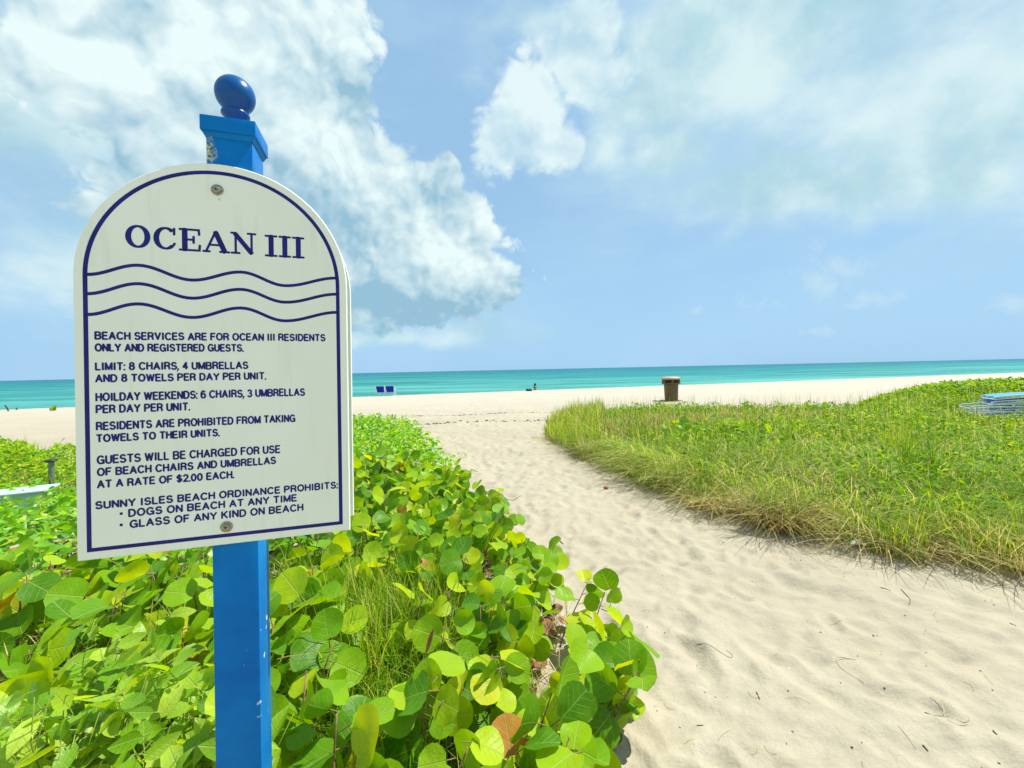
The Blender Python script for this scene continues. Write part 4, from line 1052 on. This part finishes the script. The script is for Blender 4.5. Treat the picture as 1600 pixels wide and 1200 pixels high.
# base ground lift so that plants read as one thick mass
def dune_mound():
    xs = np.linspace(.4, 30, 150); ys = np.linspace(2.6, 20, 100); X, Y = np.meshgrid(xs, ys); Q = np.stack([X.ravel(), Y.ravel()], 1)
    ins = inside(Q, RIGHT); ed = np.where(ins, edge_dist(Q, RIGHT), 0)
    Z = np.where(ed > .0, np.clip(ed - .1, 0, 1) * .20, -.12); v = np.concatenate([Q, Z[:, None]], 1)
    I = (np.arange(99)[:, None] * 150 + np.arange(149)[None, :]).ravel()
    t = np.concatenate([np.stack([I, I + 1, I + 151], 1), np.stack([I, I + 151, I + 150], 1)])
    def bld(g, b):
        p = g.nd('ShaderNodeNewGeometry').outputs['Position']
        g.L(g.mix(g.SS(g.noise(p, 14, 5, .7), .35, .65), (.025, .022, .010), (.14, .11, .05)), b.inputs['Base Color'])  # litter soil, its dark tone deepened to stand for shaded hollows
    link('dune_ground', raw('dune_ground', v, t, mat('litter_soil_shade_darkened', rough=.95, spec=.1, build=bld)), kind='structure')
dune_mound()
def lift(q): return np.clip(edge_dist(q, RIGHT) - .1, 0, 1) * .20
def gmass(name, dens, L, bend, w, tl, m, cond, label, far=13.5, zoff=0., lk=1., outw=False):
    q = rand_in(RIGHT, dens, lambda a: fr(a) & (a[:, 1] < far) & cond(a)); n = len(q)
    ed = edge_dist(q, RIGHT); s = lk * np.clip(.62 + ed * .8, 0, 1) * low_zone(q)
    ww = rng.uniform(*w, n) * np.clip(q[:, 1] / 4.5, 1, 2.6)
    az = None
    if outw:                 # blades flop outwards over the bed edge
        e_ = .03; gx_ = (edge_dist(q + [e_, 0], RIGHT) - ed) / e_; gy_ = (edge_dist(q + [0, e_], RIGHT) - ed) / e_
        az = np.arctan2(-gy_, -gx_) + rng.normal(0, .75, n)
    t_ = np.clip(rng.uniform(*tl, n) + (zone(q) - .5) * .25 + (clump(q) - .5) * .35 * (.2 if m is STRAW else 1), 0, .98); s = s * (.68 + .62 * clump(q[:, ::-1] + 3.))
    blades(name, np.stack([q[:, 0], q[:, 1], lift(q) + zoff - .02], 1), rng.uniform(*L, n) * s, rng.uniform(*bend, n), ww, t_, m, az=az, kind='stuff', label=label)
always = lambda a: np.ones(len(a), bool)
def brown(a): return np.clip(1.6 - np.abs(a[:, 1] - (8.3 + .25 * a[:, 0])) / .9, 0, 1) * (a[:, 0] < 7.5) * (.6 + .6 * (np.sin(a[:, 0] * 2.1) * np.sin(a[:, 1] * 3 + a[:, 0]) > -.3))
gmass('dune_grass', 560, (.30, .58), (.6, 1.75), (.005, .009), (.05, .98), GRASS, lambda a: (a[:, 1] < 6.5), 'thick green and straw coloured grass of the near part of the right dune', lk=.95)
gmass('dune_grass', 330, (.24, .44), (.2, .9), (.004, .008), (.1, .85), GRASS, lambda a: (a[:, 1] >= 6.5), 'grass of the far part of the right dune')
gmass('dune_grass', 520, (.48, .72), (.05, .6), (.004, .008), (.0, .62), GRASS, lambda a: (a[:, 0] < 1.15 + .25 * (a[:, 1] - 6)) & (a[:, 1] > 5.2), 'taller upright grass along the path side end of the right dune', lk=.95)
gmass('dune_grass', 200, (.45, .75), (1.2, 1.75), (.004, .008), (.3, 1), STRAW, lambda a: (edge_dist(a, RIGHT) < .55) & (edge_dist(a, RIGHT) > .12) & (a[:, 1] < 7), outw=True, label= 'dry arching straw hanging over the sandy edge of the right dune', lk=1.1)
gmass('dune_grass', 330, (.16, .34), (.3, 1.5), (.005, .009), (0, .3), STRAW, lambda a: (edge_dist(a, RIGHT) < .18) & (a[:, 1] < 9), 'dark brown dead grass bases along the sandy edge of the right dune', lk=1.15)
gmass('dune_grass', 150, (.25, .5), (.8, 1.8), (.004, .008), (.2, 1), STRAW, lambda a: (a[:, 1] < 6) & (zone(a) > .45), 'dead straw tangled in the near dune grass')
gmass('dune_grass', 420, (.20, .40), (.4, 1.5), (.004, .008), (.1, .8), STRAW, lambda a: brown(a) > .5, 'brown dry grass band across the back half of the right dune', lk=1.15)
gmass('dune_grass', 620, (.48, .80), (.9, 1.65), (.005, .009), (.0, .85), GRASS, lambda a: (edge_dist(a, RIGHT) < .75) & (edge_dist(a, RIGHT) > .10) & (a[:, 1] < 8), outw=True, label= 'thick green tufts bulging over the sandy edge of the right dune', lk=1.1)
gmass('dune_grass', 24, (.55, .85), (.02, .35), (.003, .005), (.1, .7), GRASS, always, 'single tall seed stalks sticking out above the right dune', lk=.85)
for nm, cnd, dn, lab in (('dune_vine', lambda a: fr(a) & (a[:, 1] < 6.5) & (zone(a) < .62) & (edge_dist(a, RIGHT) > .45), 300, 'small leafy vines between the near dune grass'),
                         ('dune_vine', lambda a: fr(a) & (a[:, 1] >= 6.5) & (a[:, 1] < 13.5) & (a[:, 0] > 2.2) & (zone(a) < .8) & (brown(a) < .5), 400, 'low leafy vines over the far right dune'),
                         ('dune_vine', lambda a: fr(a) & (a[:, 1] >= 13.5), 330, 'bright green vine mat at the far right end of the dune')):
    sz = (.018, .036) if dn == 300 else ((.022, .040) if dn == 400 else (.05, .08))
    hf = (lambda q: lift(q) + .05 + .26 * np.clip(.2 + edge_dist(q, RIGHT) * .8, 0, 1)) if dn != 330 else (lambda q: lift(q) + .05 + .42 * np.clip(.3 + edge_dist(q, RIGHT) * .4, 0, 1))
    carpet(nm, RIGHT, dn, .3, sz, MATLEAF, cond=cnd, hfun=hf, label=lab)
gmass('dune_grass', 40, (.4, .6), (.05, .7), (.010, .016), (.1, .8), GRASS, lambda a: a[:, 1] > 13.5, 'grass standing at the far right end of the dune', far=30)
# separate tussocks that can be told apart
def tussock(px, py, h0, r, n, L, bend, m, tl, label, w=(.004, .008), g2=None):
    x_, y_ = gp(px, py, h0); o = empty('grass_tussock', (x_, y_, h0 - .02), label, 'grass tussock')
    r *= 1.45
    A = patch(x_, y_, r, n, L, zb=h0 - .02, bend=bend, w=w, tl=tl); az = rng.uniform(0, tau, n)
    blades('blade_bundle', *A, m, az=az, parent=o, kind='stuff')
    if g2:
        A = patch(x_, y_, r * .8, g2, (L[0] * .8, L[1]), zb=h0 - .02, bend=(.2, .9), w=w, tl=(.1, .6)); blades('green_blade_bundle', *A, GRASS, parent=o, kind='stuff')
tussock(1215, 822, .0, .16, 620, (.45, .72), (.9, 1.7), STRAW, (0, .7), 'big dead brown tussock with arching blades in the middle of the dune edge', g2=160)
tussock(1060, 762, .0, .17, 420, (.4, .62), (.7, 1.6), STRAW, (0, .8), 'brown and green tussock at the dune edge left of the big dead one', g2=220)
tussock(1110, 790, .0, .20, 420, (.35, .6), (1.0, 1.9), STRAW, (.5, 1), 'pale straw yellow tussock flopping onto the sand between two brown ones', g2=60)
tussock(925, 716, .0, .2, 260, (.4, .62), (.5, 1.2), STRAW, (.0, .7), 'tussock with shaded brown base at the narrow end of the dune by the path', g2=240)
tussock(1395, 860, .0, .2, 240, (.35, .6), (1.0, 1.8), STRAW, (.3, 1), 'loose straw tussock above the white paper scrap', g2=220)
tussock(1530, 872, .0, .22, 260, (.35, .6), (.9, 1.8), STRAW, (.1, .8), 'tangled tussock with long pale stems at the lower right dune corner', g2=330)
tussock(1435, 762, .12, .13, 150, (.5, .85), (.05, .5), GRASS, (.05, .3), 'tall upright dark green tuft in the middle of the near dune')
tussock(1400, 720, .14, .12, 90, (.5, .8), (.05, .4), GRASS, (.05, .35), 'slim dark green tuft behind the tall upright one')
tussock(1095, 752, .08, .12, 120, (.4, .6), (.1, .5), GRASS, (.1, .4), 'fresh green upright tuft rising above the pale straw tussock')
# a few sea grape leaves in the right dune
x_, y_ = gp(1115, 668, .4)
shrub('sea_grape_seedling', 'patch of broad round leaves growing in the middle of the right dune', [(x_ - .9, y_ - .7), (x_ + .9, y_ - .6), (x_ + 1.1, y_ + .7), (x_ - .8, y_ + .7)], 12, .42, .08, 6, (.055, .09), mats=GM, cam_bias=.4, stems=False, edge=RIGHT, cat='plant')
x_, y_ = gp(1190, 637, .42)
shrub('beach_vine', 'broad-leaved vine along the back crest of the dune right of the litter bin', [(x_ - 2.2, y_ - .6), (x_ + 2.6, y_ - .6), (x_ + 2.6, y_ + .7), (x_ - 2.2, y_ + .5)], 10, .36, .08, 6, (.06, .095), mats=GM, cam_bias=.3, stems=False, edge=RIGHT, cat='plant')

# straw and runners spread on the sand just off the dune edge
fe = RIGHT[:14]; seg = []
for i in range(len(fe) - 2):
    a, b = np.array(fe[i]), np.array(fe[i + 1]); L_ = np.linalg.norm(b - a); k = int(L_ * 80); t_ = rng.random(k)[:, None]
    nrm_ = np.array([-(b - a)[1], (b - a)[0]]) / L_; seg.append(a + (b - a) * t_ - np.abs(rng.normal(.0, .16, (k, 1))) * np.array([abs(nrm_[0]), abs(nrm_[1])]) )
q = np.concatenate(seg); n = len(q)
def flat_strands(name, q, L, w, m, tl, label, wob=1.2):
    n = len(q); K = 6; az = rng.uniform(0, tau, n); cur = rng.normal(0, wob, n); Ls = rng.uniform(*L, n); P = []
    for k in range(K):
        P.append(q.copy()); q = q + (np.stack([np.cos(az), np.sin(az)], 1) * (Ls / K)[:, None]); az = az + cur / K * 1.6
    P = np.stack(P, 1); Z = sandz(P[..., 0], P[..., 1]) + .004 + .006 * rng.random((n, 1))
    d = np.gradient(P, axis=1); d /= np.linalg.norm(d, axis=2)[..., None] + 1e-9; s_ = np.stack([-d[..., 1], d[..., 0]], -1) * (rng.uniform(*w, n) / 2)[:, None, None]
    A = np.concatenate([P - s_, Z[..., None]], 2); B = np.concatenate([P + s_, Z[..., None]], 2); C_ = np.concatenate([P, Z[..., None] + .0015], 2)
    V_ = np.stack([A, C_, B], 2).reshape(n, K * 3, 3); t = []
    for k in range(K - 1):
        for j in range(2):
            a = 3 * k + j; t += [(a, a + 1, a + 4), (a, a + 4, a + 3)]
    T = (np.array(t)[None] + (np.arange(n) * K * 3)[:, None, None]).reshape(-1, 3)
    return link(name, raw(name, V_.reshape(-1, 3), T, m, tint=np.repeat(rng.uniform(*tl, n), K * 3)), kind='stuff', label=label)
flat_strands('straw_litter', q, (.08, .35), (.002, .004), STRAW, (.2, .9), 'scattered straw lying on the sand along the dune edge')
qq = np.stack([rng.uniform(.3, 6, 420), .9 + rng.random(420) ** 1.2 * 7], 1); qq = qq[~inside(qq, LEFT) & ~inside(qq, RIGHT)]
flat_strands('sand_fibres', qq, (.03, .12), (.0012, .0022), STRAW, (0, .5), 'fine root fibres scattered over the sand path')
# small dark specks / chips
def chips(name, q, s, m, label, flat=.4):
    n = len(q); base = np.array([(1, 0, 0), (0, 1, 0), (-1, 0, 0), (0, -1, 0), (0, 0, 1), (0, 0, -1)], float)
    a = rng.uniform(0, tau, n); sx = rng.uniform(*s, n); sy = sx * rng.uniform(.25, 1, n); z = sandz(q[:, 0], q[:, 1])
    V_ = np.zeros((n, 6, 3)); X = base[:, 0][None] * sx[:, None]; Y = base[:, 1][None] * sy[:, None]
    V_[..., 0] = q[:, 0:1] + X * np.cos(a)[:, None] - Y * np.sin(a)[:, None]; V_[..., 1] = q[:, 1:2] + X * np.sin(a)[:, None] + Y * np.cos(a)[:, None]
    V_[..., 2] = z[:, None] + .002 + base[:, 2][None] * (sy * flat)[:, None]
    t = np.array([(0, 1, 4), (1, 2, 4), (2, 3, 4), (3, 0, 4), (1, 0, 5), (2, 1, 5), (3, 2, 5), (0, 3, 5)])
    return link(name, raw(name, V_.reshape(-1, 3), (t[None] + (np.arange(n) * 6)[:, None, None]).reshape(-1, 3), m, smooth=False), kind='stuff', label=label)
CHIP = mat('debris_and_rut_shadow', (.05, .035, .02), .9, .1); SHELL = mat('shell_fragment', (.78, .74, .66), .5)
qq = np.stack([rng.uniform(.2, 7, 900), .8 + rng.random(900) ** 1.1 * 9], 1); qq = qq[~inside(qq, LEFT) & ~inside(qq, RIGHT)]
chips('sand_debris', qq[:380], (.002, .007), CHIP, 'tiny dark bits of plant debris on the sand path')
chips('shell_bits', qq[380:], (.002, .006), SHELL, 'tiny pale shell fragments on the sand path')
tx = rng.uniform(-3.5, 9, 600); k_ = rng.random(600) < .5
qq = np.stack([tx, np.where(k_, 12.75, 14.9) + .10 * tx + rng.normal(0, .035, 600)], 1)
chips('rut_shadow_chips', qq, (.02, .07), CHIP, 'dark chips standing for shadow in the wheel ruts at the path head', .25)  # chips laid along the ruts to draw their shadow as dark lines
qq = np.stack([rng.uniform(-6, 40, 260), rng.uniform(14, 30, 260)], 1); qq = qq[~inside(qq, RIGHT) & (qq[:, 1] < shore(qq[:, 0]) - 1)]
chips('beach_debris', qq, (.01, .04), CHIP, 'specks of debris on the wide far beach')
# individually visible twigs on the path
TW = mat('dark_twig', (.045, .03, .018), .85, .2); TWP = mat('pale_root_strand', (.36, .29, .17), .8, .2)
def strand(pts, r, m, name, label, cat, group=None):
    r *= .68
    P = [gp(*p) for p in pts]; P = np.array(P); T_ = np.linspace(0, 1, len(P)); tt = np.linspace(0, 1, max(8, 3 * len(P)))
    P = np.stack([np.interp(tt, T_, P[:, 0]), np.interp(tt, T_, P[:, 1])], 1)
    for _ in range(2): P[1:-1] = (P[:-2] + 2 * P[1:-1] + P[2:]) / 4
    z = sandz(P[:, 0], P[:, 1]) + r * .9; c = P.mean(0); zc = float(z.mean())
    z = np.convolve(np.pad(z, 1, mode='edge'), [.25, .5, .25], 'valid')
    v = np.stack([P[:, 0] - c[0], P[:, 1] - c[1], z - zc], 1)
    o = MB().tube(v, np.linspace(r, r * .6, len(v)), 6).obj(name, m, label=label, cat=cat, group=group); o.location = (c[0], c[1], zc)
strand([(1303, 1039), (1318, 1032), (1345, 1034), (1316, 1030), (1302, 1034), (1318, 1052), (1350, 1074)], .0022, TWP, 'root_strand', 'pale root strand bent like a hook in the middle of the near sand', 'root')
strand([(1088, 1008), (1110, 1017), (1130, 1027), (1144, 1034), (1145, 1026), (1134, 1018)], .0016, TW, 'root_strand', 'thin dark curved strand on the sand right of the sea grape', 'root')
strand([(1453, 1115), (1480, 1122), (1508, 1140), (1516, 1133), (1512, 1128)], .0022, TWP, 'root_strand', 'pale curled root strand at the lower right of the sand', 'root')
strand([(1478, 1136), (1495, 1142), (1512, 1140)], .0018, TWP, 'root_strand', 'short straight root piece just below the curled strand at lower right', 'root')
strand([(1403, 1143), (1417, 1157), (1431, 1172)], .0018, TWP, 'root_strand', 'thin diagonal root piece at the bottom of the sand', 'root')
strand([(1408, 922), (1420, 932), (1423, 941), (1420, 945)], .003, TW, 'root_strand', 'brown hooked strand on the upper part of the near sand', 'root')
strand([(1376, 922), (1392, 926)], .003, TW, 'twig', 'short brown twig left of the hooked strand on the sand', 'twig')
strand([(1363, 986), (1366, 990), (1365, 994)], .004, TW, 'twig', 'small black curled twig in the middle of the sand', 'twig')
strand([(1182, 1086), (1187, 1097)], .0035, TW, 'twig', 'short dark twig standing out on the sand left of centre', 'twig')
strand([(1552, 1149), (1558, 1159)], .004, TW, 'twig', 'thick black twig at the lower right edge of the sand', 'twig')
strand([(1442, 1168), (1450, 1175)], .004, TW, 'twig', 'black twig beside the thin diagonal root piece', 'twig')
strand([(1089, 1133), (1099, 1132)], .003, TW, 'twig', 'dark twig near the lowest sea grape leaves', 'twig')
strand([(1445, 1120), (1453, 1124)], .003, TW, 'twig', 'small dark twig left of the curled root strand', 'twig')
strand([(1578, 971), (1588, 975)], .004, TW, 'twig', 'dark twig at the right edge of the sand below the dune', 'twig')
strand([(872, 842), (880, 849)], .006, TW, 'twig', 'dark twig on the path beside the sea grape leaves', 'twig')
strand([(790, 777), (804, 778), (815, 773)], .004, TW, 'twig', 'forked dark twig on the path left edge', 'twig')
# nut husk, paper scrap
x_, y_ = gp(947, 766)
o = MB().lathe([(0, 0), (.022, .004), (.034, .018), (.030, .034), (.012, .044), (0, .046)], 14).obj('seed_husk', mat('seed_husk', (.28, .13, .05), .7), label='round brown seed husk lying on the sand path by the dune', cat='seed husk'); o.location = (x_, y_, float(sandz(x_, y_)))
x_, y_ = gp(1341, 856)
pv = np.array([(-.08, -.01, .02), (-.02, -.03, .035), (.04, -.035, .02), (.085, -.02, .005), (.07, .03, .03), (0, .03, .05), (-.06, .03, .035), (.01, 0, .06)]); pv = np.concatenate([pv, pv - [0, 0, .003]])
pt = [(0, 1, 7), (1, 2, 7), (2, 3, 7), (3, 4, 7), (4, 5, 7), (5, 6, 7), (6, 0, 7)]; pt += [(8 + c, 8 + b, 8 + a) for a, b, c in pt]
for i in range(7): j = (i + 1) % 7; pt += [(i, 8 + i, 8 + j), (i, 8 + j, j)]
o = MB().add(pv, pt).obj('paper_scrap', mat('white_paper', (.78, .80, .78), .8), smooth=False, label='crumpled white paper scrap at the edge of the dune grass', cat='paper'); o.location = (x_, y_, float(sandz(x_, y_)) + .01)
o.scale = (.8, .8, .8)
